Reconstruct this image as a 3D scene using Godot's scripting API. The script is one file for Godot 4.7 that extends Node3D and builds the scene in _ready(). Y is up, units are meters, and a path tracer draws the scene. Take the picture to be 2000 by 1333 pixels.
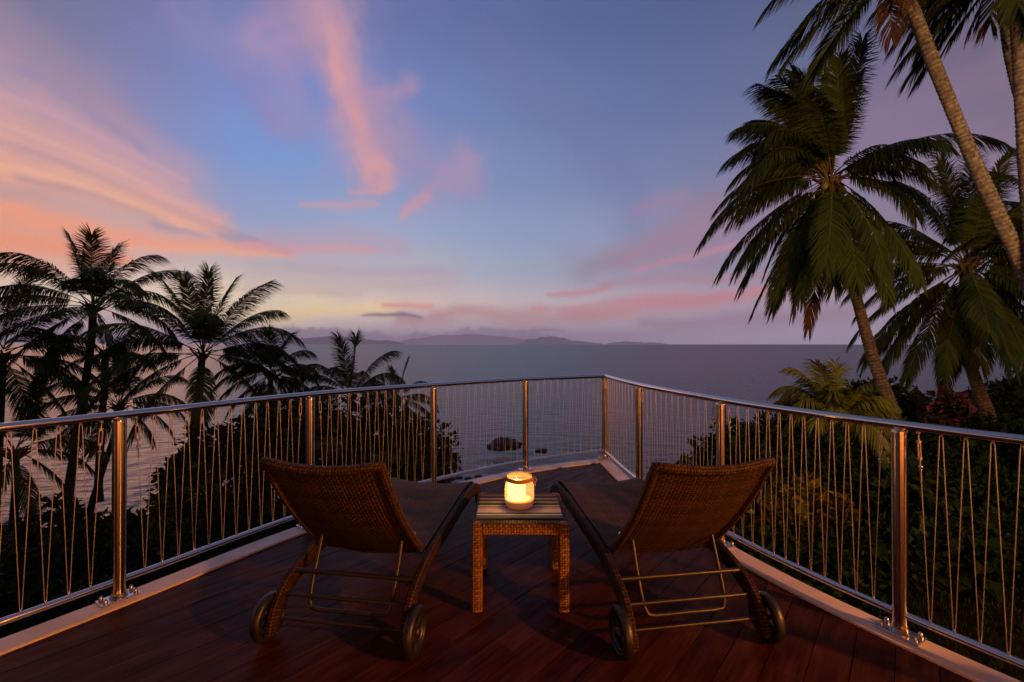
extends Node3D

var rng := RandomNumberGenerator.new()
var cam_basis := Basis()
const EYE := Vector3(0, 1.4, 0)
const FOCAL := 889.0
const SEA := -14.0
var taken := {}
var M := {}

# ------------------------------------------------------------------ naming
func numbered(called: String) -> String:
	var k: int = taken.get(called, 0)
	taken[called] = k + 1
	return called if k == 0 else "%s_%03d" % [called, k]

func tag(o: Node, label: String, category: String, group := "") -> Node:
	o.set_meta("label", label)
	o.set_meta("category", category)
	if group != "":
		o.set_meta("group", group)
	return o

func thing(called: String, label: String, category: String, where := Vector3.ZERO, turn := 0.0, group := "") -> Node3D:
	var o := Node3D.new()
	o.name = numbered(called)
	add_child(o, true)
	o.position = where
	o.rotation.y = turn
	tag(o, label, category, group)
	return o

func put(called: String, mesh: Mesh, mat: Material, parent: Node = null) -> MeshInstance3D:
	var o := MeshInstance3D.new()
	o.mesh = mesh
	o.material_override = mat
	if parent == null:
		o.name = numbered(called)
		add_child(o, true)
	else:
		var k := 0
		var wanted := called
		while parent.has_node(NodePath(wanted)):
			k += 1
			wanted = "%s_%03d" % [called, k]
		o.name = wanted
		parent.add_child(o, true)
	return o

func struct(called: String, mesh: Mesh, mat: Material) -> MeshInstance3D:
	var o := put(called, mesh, mat)
	o.set_meta("kind", "structure")
	return o

func stuff(o: Node) -> Node:
	o.set_meta("kind", "stuff")
	return o

# ------------------------------------------------------------------ helpers
func ray(x: float, y: float) -> Vector3:
	return cam_basis * Vector3((x - 1000.0) / FOCAL, (666.5 - y) / FOCAL, -1.0)

func at(x: float, y: float, depth: float) -> Vector3:
	var d := ray(x, y)
	return EYE + d * (depth / -d.z)

func rf(a: float, b: float) -> float:
	return rng.randf_range(a, b)

func rdir() -> Vector3:
	var y := rf(-1, 1)
	var a := rf(0, TAU)
	var r := sqrt(1.0 - y * y)
	return Vector3(r * cos(a), y, r * sin(a))

func lin(r: float, g: float, b: float) -> Color:
	return Color(r, g, b).linear_to_srgb()

func mat(c: Color, rough := 0.7, metal := 0.0) -> StandardMaterial3D:
	var m := StandardMaterial3D.new()
	m.albedo_color = c
	m.roughness = rough
	m.metallic = metal
	return m

func begin() -> SurfaceTool:
	var st := SurfaceTool.new()
	st.begin(Mesh.PRIMITIVE_TRIANGLES)
	return st

func done(st: SurfaceTool) -> ArrayMesh:
	st.generate_normals()
	return st.commit()

func tri(st: SurfaceTool, a: Vector3, b: Vector3, c: Vector3, ua := Vector2.ZERO, ub := Vector2.ZERO, uc := Vector2.ZERO) -> void:
	st.set_uv(ua); st.add_vertex(a)
	st.set_uv(ub); st.add_vertex(b)
	st.set_uv(uc); st.add_vertex(c)

# a, b, c, d clockwise seen from the front
func quad(st: SurfaceTool, a: Vector3, b: Vector3, c: Vector3, d: Vector3, ua := Vector2.ZERO, ub := Vector2.ZERO, uc := Vector2.ZERO, ud := Vector2.ZERO) -> void:
	tri(st, a, b, c, ua, ub, uc)
	tri(st, a, c, d, ua, uc, ud)

# box with chamfered edges; texture coordinates in metres, v along the longest axis wanted by the caller
func box(st: SurfaceTool, centre: Vector3, size: Vector3, cut := 0.003, basis := Basis()) -> void:
	st.set_smooth_group(-1)
	var h := size * 0.5
	var k := minf(cut, minf(h.x, minf(h.y, h.z)) * 0.9)
	var p := func(v: Vector3) -> Vector3: return centre + basis * v
	for ax in 3:
		var u := (ax + 1) % 3
		var v := (ax + 2) % 3
		for s in [-1.0, 1.0]:
			var q := []
			var uv := []
			for c in [[-1, -1], [-1, 1], [1, 1], [1, -1]]:
				var w := Vector3()
				w[ax] = h[ax] * s
				w[u] = (h[u] - k) * c[0]
				w[v] = (h[v] - k) * c[1]
				q.append(p.call(w))
				uv.append(Vector2(w.x + w.z * 0.999, w.y) if ax != 1 else Vector2(w.x, w.z))
			if s > 0:
				quad(st, q[0], q[1], q[2], q[3], uv[0], uv[1], uv[2], uv[3])
			else:
				quad(st, q[3], q[2], q[1], q[0], uv[3], uv[2], uv[1], uv[0])
		# the four edges along this axis
		for su in [-1.0, 1.0]:
			for sv in [-1.0, 1.0]:
				var e := []
				var eu := []
				for s2 in [-1.0, 1.0]:
					var w1 := Vector3()
					w1[ax] = (h[ax] - k) * s2
					w1[u] = h[u] * su
					w1[v] = (h[v] - k) * sv
					var w2 := w1
					w2[u] = (h[u] - k) * su
					w2[v] = h[v] * sv
					e.append(p.call(w1))
					e.append(p.call(w2))
					eu.append(Vector2(w1.x + w1.z * 0.999, w1.y) if ax != 2 or absf(w1.y) < h.y else Vector2(w1.x, w1.z))
					eu.append(Vector2(w2.x + w2.z * 0.999, w2.y))
				if su * sv > 0:
					quad(st, e[0], e[1], e[3], e[2], eu[0], eu[1], eu[3], eu[2])
				else:
					quad(st, e[2], e[3], e[1], e[0], eu[2], eu[3], eu[1], eu[0])
	for sx in [-1.0, 1.0]:
		for sy in [-1.0, 1.0]:
			for sz in [-1.0, 1.0]:
				var a: Vector3 = p.call(Vector3(h.x * sx, (h.y - k) * sy, (h.z - k) * sz))
				var b: Vector3 = p.call(Vector3((h.x - k) * sx, h.y * sy, (h.z - k) * sz))
				var c2: Vector3 = p.call(Vector3((h.x - k) * sx, (h.y - k) * sy, h.z * sz))
				if sx * sy * sz > 0:
					tri(st, a, c2, b)
				else:
					tri(st, a, b, c2)

func box_mesh(size: Vector3, cut := 0.003) -> ArrayMesh:
	var st := begin()
	box(st, Vector3.ZERO, size, cut)
	return done(st)

# tube swept along points; radius may be one number or one per point
func tube(st: SurfaceTool, pts: Array, radius, sides := 10, cap := true, squash := 1.0) -> void:
	st.set_smooth_group(0)
	var n := pts.size()
	var rings := []
	var t0: Vector3 = (pts[1] - pts[0]).normalized()
	var nn := t0.cross(Vector3.UP)
	if nn.length() < 0.1:
		nn = t0.cross(Vector3.RIGHT)
	nn = nn.normalized()
	var along := 0.0
	var lens := []
	for i in n:
		var t: Vector3 = (pts[mini(i + 1, n - 1)] - pts[maxi(i - 1, 0)]).normalized()
		nn = (nn - t * nn.dot(t)).normalized()
		var bb := t.cross(nn)
		var r: float = radius[i] if radius is Array else radius
		var ring := []
		for j in sides + 1:
			var a := TAU * j / sides
			ring.append(pts[i] + (nn * cos(a) + bb * sin(a) * squash) * r)
		rings.append(ring)
		if i > 0:
			along += pts[i].distance_to(pts[i - 1])
		lens.append(along)
	var rr: float = radius[0] if radius is Array else radius
	var girth := TAU * rr
	for i in n - 1:
		for j in sides:
			var u0 := girth * j / sides
			var u1 := girth * (j + 1) / sides
			quad(st, rings[i][j], rings[i + 1][j], rings[i + 1][j + 1], rings[i][j + 1], Vector2(u0, lens[i]), Vector2(u0, lens[i + 1]), Vector2(u1, lens[i + 1]), Vector2(u1, lens[i]))
	if cap:
		st.set_smooth_group(-1)
		for j in sides:
			tri(st, pts[0], rings[0][j], rings[0][j + 1])
			tri(st, pts[n - 1], rings[n - 1][j + 1], rings[n - 1][j])

# profile of (radius, height) turned about the y axis through at
func lathe(st: SurfaceTool, at_: Vector3, profile: Array, sides := 24, basis := Basis()) -> void:
	st.set_smooth_group(0)
	for i in profile.size() - 1:
		var a: Vector2 = profile[i]
		var b: Vector2 = profile[i + 1]
		for j in sides:
			var c0 := Vector3(cos(TAU * j / sides), 0, sin(TAU * j / sides))
			var c1 := Vector3(cos(TAU * (j + 1) / sides), 0, sin(TAU * (j + 1) / sides))
			var p0 := at_ + basis * (c0 * a.x + Vector3.UP * a.y)
			var p1 := at_ + basis * (c1 * a.x + Vector3.UP * a.y)
			var q0 := at_ + basis * (c0 * b.x + Vector3.UP * b.y)
			var q1 := at_ + basis * (c1 * b.x + Vector3.UP * b.y)
			var u0 := float(j) / sides
			var u1 := float(j + 1) / sides
			if a.x > 1e-5:
				tri(st, p0, p1, q1, Vector2(u0, a.y), Vector2(u1, a.y), Vector2(u1, b.y))
			if b.x > 1e-5:
				tri(st, p0, q1, q0, Vector2(u0, a.y), Vector2(u1, b.y), Vector2(u0, b.y))

func ball(st: SurfaceTool, c: Vector3, r: float, sides := 10, squash := 1.0) -> void:
	var prof := []
	var n := maxi(4, sides / 2)
	for i in n + 1:
		var a := -PI / 2 + PI * i / n
		prof.append(Vector2(maxf(0.0, cos(a) * r), sin(a) * r * squash))
	lathe(st, c, prof, sides)

func smooth_path(pts: Array, per := 8) -> Array:
	var out := []
	var n := pts.size()
	for i in n - 1:
		var p0 = pts[maxi(i - 1, 0)]
		var p1 = pts[i]
		var p2 = pts[i + 1]
		var p3 = pts[mini(i + 2, n - 1)]
		for k in per:
			var t := float(k) / per
			out.append(0.5 * ((2.0 * p1) + (p2 - p0) * t + (2.0 * p0 - 5.0 * p1 + 4.0 * p2 - p3) * t * t + (3.0 * p1 - p0 - 3.0 * p2 + p3) * t * t * t))
	out.append(pts[n - 1])
	return out

# ------------------------------------------------------------------ sky
func sky_color_row(table: Array, els: Array, el: float) -> Array:
	var i := 0
	while i < els.size() - 2 and el > els[i + 1]:
		i += 1
	var t := clampf((el - els[i]) / (els[i + 1] - els[i]), 0, 1)
	t = t * t * (3.0 - 2.0 * t) * 0.5 + t * 0.5
	var out := []
	for col in table:
		out.append(col[i].lerp(col[i + 1], t))
	return out

func az_of(x: float) -> float:
	return rad_to_deg(atan((x - 1000.0) / FOCAL))

func el_of(x: float, y: float) -> float:
	return rad_to_deg(atan((672.0 - y) / sqrt(FOCAL * FOCAL + (x - 1000.0) * (x - 1000.0))))

const SW := 2048
const SH := 1024
var sky := PackedFloat32Array()
var wisp := FastNoiseLite.new()
var warp := FastNoiseLite.new()

# a streak of cloud: points are (x, y, half width), colour in sRGB bytes
func streak(pts: Array, c: Array, alpha: float, grain := 1.0, stretch := 0.25, ragged := 0.5) -> void:
	var a := []
	var lo := Vector2(1e9, 1e9)
	var hi := Vector2(-1e9, -1e9)
	for p in pts:
		var r := sqrt(FOCAL * FOCAL + pow(p[0] - 1000.0, 2))
		var q := Vector3(az_of(p[0]), el_of(p[0], p[1]), rad_to_deg(p[2] / r))
		a.append(q)
		lo = Vector2(minf(lo.x, q.x - q.z * 2.6), minf(lo.y, q.y - q.z * 2.6))
		hi = Vector2(maxf(hi.x, q.x + q.z * 2.6), maxf(hi.y, q.y + q.z * 2.6))
	lo.y = maxf(lo.y, 0.0)
	var wk := clampf(a[a.size() / 2].z / 1.6, 0.12, 1.0)
	var col := Color8(c[0], c[1], c[2]).srgb_to_linear()
	var turn := atan2(a[a.size() - 1].y - a[0].y, a[a.size() - 1].x - a[0].x)
	var ca := cos(turn)
	var sa := sin(turn)
	var y0 := int((90.0 - hi.y) / 180.0 * SH)
	var y1 := int((90.0 - lo.y) / 180.0 * SH)
	var x0 := int(lo.x / 360.0 * SW)
	var x1 := int(hi.x / 360.0 * SW)
	for iy in range(maxi(0, y0), mini(SH / 2, y1 + 1)):
		var el := 90.0 - (iy + 0.5) * 180.0 / SH
		for ix in range(x0, x1 + 1):
			var az := (ix + 0.5) * 360.0 / SW
			var wx := az + warp.get_noise_2d(az * 4.0, el * 4.0) * 1.6 * wk + warp.get_noise_2d(az * 19.0, el * 19.0) * 0.4 * wk
			var wy := el + warp.get_noise_2d(az * 4.0 + 300.0, el * 4.0) * 1.1 * wk + warp.get_noise_2d(az * 19.0 + 500.0, el * 19.0) * 0.4 * wk
			var best := 1e9
			for i in a.size() - 1:
				var p: Vector3 = a[i]
				var q: Vector3 = a[i + 1]
				var dx := q.x - p.x
				var dy := q.y - p.y
				var t := clampf(((wx - p.x) * dx + (wy - p.y) * dy) / (dx * dx + dy * dy), 0, 1)
				var w := lerpf(p.z, q.z, t)
				var ex := wx - p.x - dx * t
				var ey := wy - p.y - dy * t
				var d := sqrt(ex * ex + ey * ey) / w
				if d < best:
					best = d
			if best > 2.4:
				continue
			var along := az * ca + el * sa
			var across := -az * sa + el * ca
			var n := wisp.get_noise_2d(along * 14.0 * stretch * grain, across * 14.0 * grain)
			best += n * ragged * 1.2
			var k := exp(-best * best * 1.15) if best > 0.0 else 1.0
			k *= alpha * clampf(1.0 + n * ragged, 0.0, 1.25)
			k = clampf(k, 0.0, 1.0)
			var o := (iy * SW + posmod(ix, SW)) * 3
			sky[o] += (col.r - sky[o]) * k
			sky[o + 1] += (col.g - sky[o + 1]) * k
			sky[o + 2] += (col.b - sky[o + 2]) * k

func make_sky() -> ImageTexture:
	wisp.seed = 7
	wisp.frequency = 0.02
	wisp.fractal_octaves = 6
	wisp.fractal_gain = 0.62
	warp.seed = 11
	warp.frequency = 0.025
	warp.fractal_octaves = 4
	var els := [0.0, 2.0, 5.0, 9.0, 14.0, 20.0, 27.0, 36.0, 52.0, 90.0]
	var azs := [-180, -125, -92, -66, -48, -40, -30, -16, 0, 16, 30, 40, 48, 66, 92, 125, 180]
	var bytes := [
		[[84,78,96],[86,80,98],[90,82,102],[92,84,108],[90,84,112],[86,84,116],[80,80,116],[74,78,120],[72,80,126],[70,80,128]],
		[[120,100,106],[126,104,108],[136,110,114],[136,110,120],[124,106,124],[110,100,124],[98,92,122],[86,86,122],[76,82,126],[70,80,128]],
		[[164,132,130],[176,138,132],[190,146,136],[180,138,134],[156,126,138],[132,116,140],[114,102,134],[96,92,130],[80,84,128],[70,80,128]],
		[[176,146,148],[190,152,142],[222,172,148],[210,154,138],[172,138,148],[144,124,154],[114,104,142],[98,94,136],[82,86,130],[70,80,128]],
		[[152,130,145],[158,132,145],[216,178,160],[214,156,142],[176,142,156],[152,134,166],[116,110,150],[100,98,142],[84,88,132],[70,80,128]],
		[[160,135,145],[180,150,150],[216,182,166],[202,164,164],[166,150,180],[134,132,184],[118,118,172],[102,102,154],[84,90,136],[70,80,128]],
		[[160,140,148],[196,168,164],[222,194,168],[186,166,178],[144,152,200],[118,144,210],[114,130,200],[108,112,170],[86,94,144],[70,80,128]],
		[[146,126,142],[168,144,152],[206,176,166],[172,162,180],[146,154,192],[124,142,200],[110,126,192],[98,108,168],[86,96,148],[70,80,128]],
		[[138,122,142],[150,130,148],[176,154,164],[148,150,180],[132,144,188],[116,134,188],[100,120,180],[82,100,162],[78,92,148],[70,80,128]],
		[[136,120,142],[146,126,145],[164,140,156],[140,136,166],[130,135,176],[112,122,174],[92,108,166],[76,92,150],[72,86,140],[70,80,128]],
		[[132,116,140],[140,120,144],[150,126,148],[136,122,152],[124,120,160],[112,114,158],[96,102,150],[78,88,136],[70,82,132],[70,80,128]],
		[[124,110,132],[132,112,135],[138,116,140],[128,112,142],[120,112,146],[110,105,144],[94,94,132],[78,80,116],[70,78,124],[70,80,128]],
		[[114,102,122],[120,105,125],[126,109,130],[120,107,132],[114,104,134],[104,98,130],[86,84,112],[74,76,106],[70,78,120],[70,80,128]],
		[[102,92,112],[108,96,116],[114,100,120],[112,100,122],[106,98,124],[98,92,122],[86,84,114],[76,78,112],[70,78,122],[70,80,128]],
		[[92,84,102],[96,86,106],[102,90,110],[104,92,114],[100,92,116],[92,88,116],[84,82,114],[76,78,114],[72,78,124],[70,80,128]],
		[[84,78,96],[88,80,98],[94,84,104],[96,86,110],[92,86,112],[86,84,114],[80,80,114],[74,78,116],[72,78,124],[70,80,128]],
		[[84,78,96],[86,80,98],[90,82,102],[92,84,108],[90,84,112],[86,84,116],[80,80,116],[74,78,120],[72,80,126],[70,80,128]]]
	var table := []
	for col in bytes:
		var out := []
		for b in col:
			var grey_: float = (b[0] + b[1] + b[2]) / 3.0
			var ds: float = 0.12 if table.size() in [5, 6, 7] else 0.17
			var c := Color(lerpf(b[0], grey_ * 1.02, ds) / 255.0, lerpf(b[1], grey_, ds) / 255.0, lerpf(b[2], grey_ * 0.98, ds) / 255.0).srgb_to_linear()
			var up_ := 1.1 if table.size() in [7, 8, 9, 10, 11] and out.size() < 5 else 1.0
			out.append(Vector3(c.r * 0.99, c.g * 1.05, c.b) * 1.1 * up_ * ([1.5, 1.45, 1.26, 1.08][out.size()] if out.size() < 4 else 1.0))
		table.append(out)
	sky.resize(SW * SH * 3)
	for iy in SH:
		var el := 90.0 - (iy + 0.5) * 180.0 / SH
		var row := sky_color_row(table, els, maxf(el, 0.0))
		var o := iy * SW * 3
		if el < -1.0:
			var low: Vector3 = row[8] * 0.95
			for ix in SW:
				sky[o] = low.x
				sky[o + 1] = low.y
				sky[o + 2] = low.z
				o += 3
			continue
		var k := 0
		var order := []
		for ix in SW:
			order.append(0)
		var c := 0
		var first := -180.0
		# walk the azimuths from -180 to 180, so that the columns come in order
		for j in SW:
			var az := -180.0 + (j + 0.5) * 360.0 / SW
			while c < azs.size() - 2 and az > azs[c + 1]:
				c += 1
			var t: float = (az - azs[c]) / float(azs[c + 1] - azs[c])
			var p1: Vector3 = row[c]
			var p2: Vector3 = row[c + 1]
			var p0: Vector3 = row[maxi(c - 1, 0)]
			var p3: Vector3 = row[mini(c + 2, azs.size() - 1)]
			var m1 := (p2 - p0) * (0.5 if c > 0 else 0.0)
			var m2 := (p3 - p1) * (0.5 if c < azs.size() - 2 else 0.0)
			var t2 := t * t
			var t3 := t2 * t
			var v := p1 * (2 * t3 - 3 * t2 + 1) + m1 * (t3 - 2 * t2 + t) + p2 * (3 * t2 - 2 * t3) + m2 * (t3 - t2)
			var i2 := o + ((j + SW / 2) % SW) * 3
			sky[i2] = v.x
			sky[i2 + 1] = v.y
			sky[i2 + 2] = v.z
	# high thin cloud and the lit streaks, far ones first
	streak([[1380,430,60],[1600,310,95],[1800,200,110],[2100,90,110]], [150,122,148], 0.5, 0.7, 0.25, 0.8)
	streak([[1150,520,40],[1450,430,70],[1800,340,80],[2150,300,80]], [156,126,150], 0.5, 0.8, 0.2, 0.8)
	streak([[960,90,40],[1060,190,50],[1180,300,50],[1240,420,40]], [116,118,166], 0.35, 0.8, 0.3, 0.8)
	streak([[-300,60,80],[0,140,80],[160,230,75],[330,340,50]], [204,160,172], 0.65, 0.6, 0.12, 0.8)
	streak([[-300,-60,70],[0,40,60],[110,120,50],[210,220,40]], [160,138,168], 0.55, 0.6, 0.15, 0.8)
	streak([[-300,160,50],[0,235,55],[160,310,50],[300,370,36],[420,430,18]], [226,168,164], 0.75, 0.8, 0.08, 0.9)
	streak([[-300,260,40],[0,300,42],[140,350,40],[300,400,32],[440,455,18]], [246,178,150], 0.7, 0.8, 0.08, 0.9)
	streak([[-60,320,14],[140,368,15],[260,402,14],[400,445,10]], [246,176,146], 0.6, 1.3, 0.05, 0.8)
	streak([[40,345,10],[180,380,10],[320,425,9]], [176,146,160], 0.55, 1.1, 0.05, 0.8)
	streak([[-300,380,40],[0,405,30],[90,425,27],[200,450,25],[330,472,20],[440,487,16],[560,494,10]], [252,166,134], 0.85, 0.9, 0.07, 0.7)
	streak([[-300,470,50],[-60,470,50],[60,468,40],[150,485,30],[260,500,14]], [250,160,126], 0.85, 0.9, 0.08, 0.7)
	streak([[300,435,9],[430,460,12],[560,488,9]], [158,146,172], 0.55, 1.0, 0.06)
	streak([[-200,180,9],[60,262,10],[220,330,9],[380,405,7]], [240,180,166], 0.4, 1.2, 0.05, 0.9)
	streak([[-200,120,9],[80,205,11],[240,290,9],[360,350,7]], [222,170,174], 0.4, 1.2, 0.05, 0.9)
	streak([[-200,225,8],[70,295,9],[230,365,8],[420,440,6],[520,478,4]], [170,142,168], 0.4, 1.2, 0.05, 0.9)
	streak([[-200,300,7],[60,330,8],[220,385,8],[420,460,6]], [252,192,158], 0.45, 1.3, 0.05, 0.9)
	streak([[-200,60,10],[60,140,12],[180,220,10],[280,290,8]], [150,136,176], 0.35, 1.1, 0.05, 0.9)
	streak([[250,480,5],[400,492,6],[560,500,4]], [255,182,150], 0.5, 1.2, 0.04, 0.8)
	streak([[560,520,8],[700,530,10],[860,528,8]], [176,160,178], 0.4, 1.0, 0.04, 0.8)
	streak([[420,560,6],[560,570,8],[700,575,6]], [236,190,166], 0.5, 1.0, 0.04, 0.8)
	streak([[-300,520,24],[-30,510,20],[90,525,16]], [236,162,142], 0.7, 1.0, 0.08)
	streak([[-300,580,10],[0,572,9],[70,577,8],[150,585,7]], [255,232,200], 0.9, 0.7, 0.05, 0.2)
	streak([[-300,625,26],[0,612,24],[60,610,20],[130,622,16]], [156,130,144], 0.85, 1.8, 0.4, 0.7)
	streak([[480,482,8],[600,485,9],[700,484,9],[735,487,5]], [226,160,168], 0.8, 0.9, 0.05)
	streak([[540,465,22],[660,462,24],[780,480,18]], [190,158,182], 0.5, 0.9, 0.1, 0.8)
	streak([[350,20,34],[420,90,36],[490,160,30],[540,240,26]], [150,134,184], 0.55, 0.8, 0.25, 0.8)
	streak([[495,70,40],[550,75,50],[610,50,50],[640,-40,50]], [184,148,178], 0.7, 0.9, 0.5, 0.7)
	streak([[540,110,34],[570,170,32],[575,250,30]], [164,144,186], 0.55, 0.8, 0.5, 0.8)
	streak([[590,-40,60],[650,30,56],[680,90,44],[680,150,44],[690,220,56],[720,280,56],[730,330,40],[745,372,18]], [196,152,172], 0.65, 1.0, 0.45, 0.7)
	streak([[660,70,26],[660,120,26],[678,175,34],[700,225,50],[724,280,54],[738,330,36],[746,368,16]], [228,162,160], 0.65, 1.3, 0.45, 0.8)
	streak([[668,150,16],[690,225,20],[706,285,24],[722,330,16]], [236,166,158], 0.45, 1.6, 0.4, 0.9)
	streak([[690,190,26],[750,190,24],[795,165,18]], [182,146,174], 0.6, 1.0, 0.4, 0.8)
	streak([[740,240,50],[790,290,60],[840,330,60],[910,340,48]], [162,144,182], 0.6, 0.9, 0.4, 0.8)
	streak([[790,424,14],[830,392,24],[880,360,34],[918,318,34],[900,296,22]], [192,150,176], 0.4, 1.1, 0.5, 0.9)
	streak([[786,426,8],[812,404,14],[836,386,12]], [222,156,164], 0.5, 1.3, 0.5, 0.8)
	streak([[588,398,5],[650,399,9],[735,400,7]], [214,158,164], 0.55, 0.9, 0.05, 0.5)
	streak([[685,374,6],[730,374,8],[765,372,6]], [214,158,166], 0.5, 1.0, 0.2, 0.6)
	streak([[500,555,36],[650,555,44],[880,555,40]], [194,166,174], 0.45, 0.8, 0.08, 0.8)
	streak([[300,600,18],[420,620,20],[520,618,24],[640,612,20],[760,606,14]], [255,224,168], 0.85, 0.8, 0.06, 0.4)
	streak([[750,598,6],[800,597,8],[842,598,5]], [236,160,148], 0.8, 0.9, 0.08, 0.5)
	streak([[780,624,14],[900,612,18],[1050,616,18],[1220,620,16]], [202,150,152], 0.75, 1.1, 0.1, 0.7)
	streak([[1070,577,4],[1120,573,7],[1185,564,5]], [206,144,154], 0.85, 0.9, 0.08, 0.6)
	streak([[1240,530,6],[1330,506,9],[1430,482,8],[1500,460,5]], [200,142,158], 0.8, 1.2, 0.06, 0.8)
	streak([[1220,500,30],[1320,470,44],[1420,440,36]], [170,136,160], 0.6, 0.9, 0.12, 0.8)
	streak([[1240,405,14],[1290,395,18],[1340,380,12]], [164,132,162], 0.5, 1.0, 0.3, 0.8)
	streak([[1110,612,10],[1200,602,17],[1290,592,20],[1390,584,18],[1480,572,14],[1620,556,12]], [206,138,150], 0.85, 1.2, 0.06, 0.9)
	streak([[1180,556,9],[1330,545,12],[1500,540,12]], [182,136,154], 0.65, 1.1, 0.06, 0.8)
	streak([[1250,630,14],[1450,625,18],[1650,610,18]], [160,126,146], 0.6, 1.0, 0.06, 0.7)
	streak([[1040,605,5],[1050,606,8],[1064,603,5]], [214,146,150], 0.7, 1.0, 0.3)
	# the bank of cumulus low over the islands
	var bank := FastNoiseLite.new()
	bank.seed = 5
	bank.frequency = 0.35
	bank.fractal_octaves = 4
	bank.fractal_gain = 0.6
	var grey := Color8(132, 116, 138).srgb_to_linear()
	var grey2 := Color8(138, 118, 136).srgb_to_linear()
	for ix in range(int(az_of(-300) / 360.0 * SW), int(az_of(1190) / 360.0 * SW)):
		var az := (ix + 0.5) * 360.0 / SW
		var top := 1.35 + bank.get_noise_1d(az) * 0.75 + absf(bank.get_noise_1d(az * 3.1 + 90.0)) * 0.7
		top += 0.55 * exp(-pow((az + 27.0) / 6.0, 2)) + 0.5 * exp(-pow((az + 3.0) / 5.0, 2)) - 0.5 * exp(-pow((az + 14.5) / 2.5, 2))
		top *= clampf((10.0 - az) / 7.0, 0.0, 1.0)
		for iy in range(int(86.0 / 180.0 * SH), SH / 2 + 4):
			var el := 90.0 - (iy + 0.5) * 180.0 / SH
			var k := clampf((top - el) / 0.13 + bank.get_noise_2d(az * 2.0, el * 7.0) * 0.8, 0.0, 1.0) * 0.7
			var c := grey.lerp(grey2, clampf((el - top * 0.5) / 1.2, 0, 1))
			var o := (iy * SW + posmod(ix, SW)) * 3
			sky[o] += (c.r - sky[o]) * k
			sky[o + 1] += (c.g - sky[o + 1]) * k
			sky[o + 2] += (c.b - sky[o + 2]) * k
	streak([[705,618,2],[740,615,4],[785,614,5],[822,618,3]], [116,106,128], 0.9, 1.0, 0.08, 0.3)
	streak([[1035,643,3],[1070,644,4],[1100,646,3]], [124,108,128], 0.7, 1.0, 0.08, 0.3)
	var im := Image.create_from_data(SW, SH, false, Image.FORMAT_RGBF, sky.to_byte_array())
	return ImageTexture.create_from_image(im)

# ------------------------------------------------------------------ textures
func weave(cells: int, per: int, rows: float) -> Array:
	# a plain basket weave: each strand rises over one and dips under the next
	var n := cells * per
	var col := Image.create(n, n, false, Image.FORMAT_RGB8)
	var hgt := Image.create(n, n, false, Image.FORMAT_RGB8)
	var tones := []
	for i in cells * cells * 2:
		tones.append(rf(0.72, 1.1))
	for y in n:
		for x in n:
			var cx := x / per
			var cy := y / per
			var fx := (x % per + 0.5) / per * 2.0 - 1.0
			var fy := (y % per + 0.5) / per * 2.0 - 1.0
			var over := (cx + cy) % 2 == 0
			var across := fy if over else fx
			var along := fx if over else fy
			var h := 0.0
			if absf(across) < 0.82:
				h = sqrt(1.0 - pow(across / 0.9, 2)) * 0.45 + cos(along * PI * 0.5) * 0.55
			var t: float = tones[(cy * 2 if over else cx * 2 + 1) % tones.size()] * (0.9 + 0.1 * tones[(cx * 7 + cy * 3) % tones.size()])
			var g := 0.8 + 0.2 * sin(across * 9.0)
			var v := clampf(t * g, 0, 1)
			if h == 0.0:
				v *= 0.12
			col.set_pixel(x, y, Color(v, v * 0.97, v * 0.93))
			hgt.set_pixel(x, y, Color(h, h, h))
	col.generate_mipmaps()
	return [ImageTexture.create_from_image(col), ImageTexture.create_from_image(hgt)]

func noise_tex(freq: float, size: int, a: Color, b: Color, octaves := 4, normal := false, bump := 4.0, seed_ := 3) -> NoiseTexture2D:
	var f := FastNoiseLite.new()
	f.seed = seed_
	f.frequency = freq
	f.fractal_octaves = octaves
	var t := NoiseTexture2D.new()
	t.width = size
	t.height = size
	t.seamless = true
	t.noise = f
	t.as_normal_map = normal
	t.bump_strength = bump
	if not normal:
		var g := Gradient.new()
		g.set_color(0, a)
		g.set_color(1, b)
		t.color_ramp = g
	return t

func grain_tex() -> ImageTexture:
	var f := FastNoiseLite.new()
	f.seed = 21
	f.frequency = 0.02
	f.fractal_octaves = 4
	var im := Image.create(128, 1024, false, Image.FORMAT_RGB8)
	for y in 1024:
		for x in 128:
			var a := f.get_noise_2d(x * 9.0, y * 0.35)
			var b := f.get_noise_2d(x * 1.2 + 900.0, y * 0.25)
			var v := clampf(0.8 + a * 0.22 + b * 0.22, 0.3, 1.0)
			im.set_pixel(x, y, Color(v, v * (0.95 + b * 0.1), v * 0.95))
	return ImageTexture.create_from_image(im)

func stripe_tex() -> ImageTexture:
	var im := Image.create(64, 256, false, Image.FORMAT_RGB8)
	# from the near edge to the far edge
	var bands := [[0.0,[70,104,96]],[0.09,[196,196,176]],[0.14,[36,30,34]],[0.185,[206,186,164]],[0.33,[190,158,138]],[0.40,[40,30,32]],[0.435,[206,188,150]],[0.485,[46,60,52]],[0.60,[172,160,60]],[0.65,[52,40,58]],[0.74,[150,120,90]],[0.80,[44,36,52]],[0.92,[120,104,60]],[0.96,[50,42,56]]]
	for y in 256:
		var v := y / 256.0
		var c: Array = bands[0][1]
		for b in bands:
			if v >= b[0]:
				c = b[1]
		for x in 64:
			var k := 1.0 - 0.12 * ((x + y) % 2) - rf(0, 0.06)
			im.set_pixel(x, 255 - y, Color(c[0] / 255.0 * k, c[1] / 255.0 * k, c[2] / 255.0 * k))
	return ImageTexture.create_from_image(im)

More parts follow.
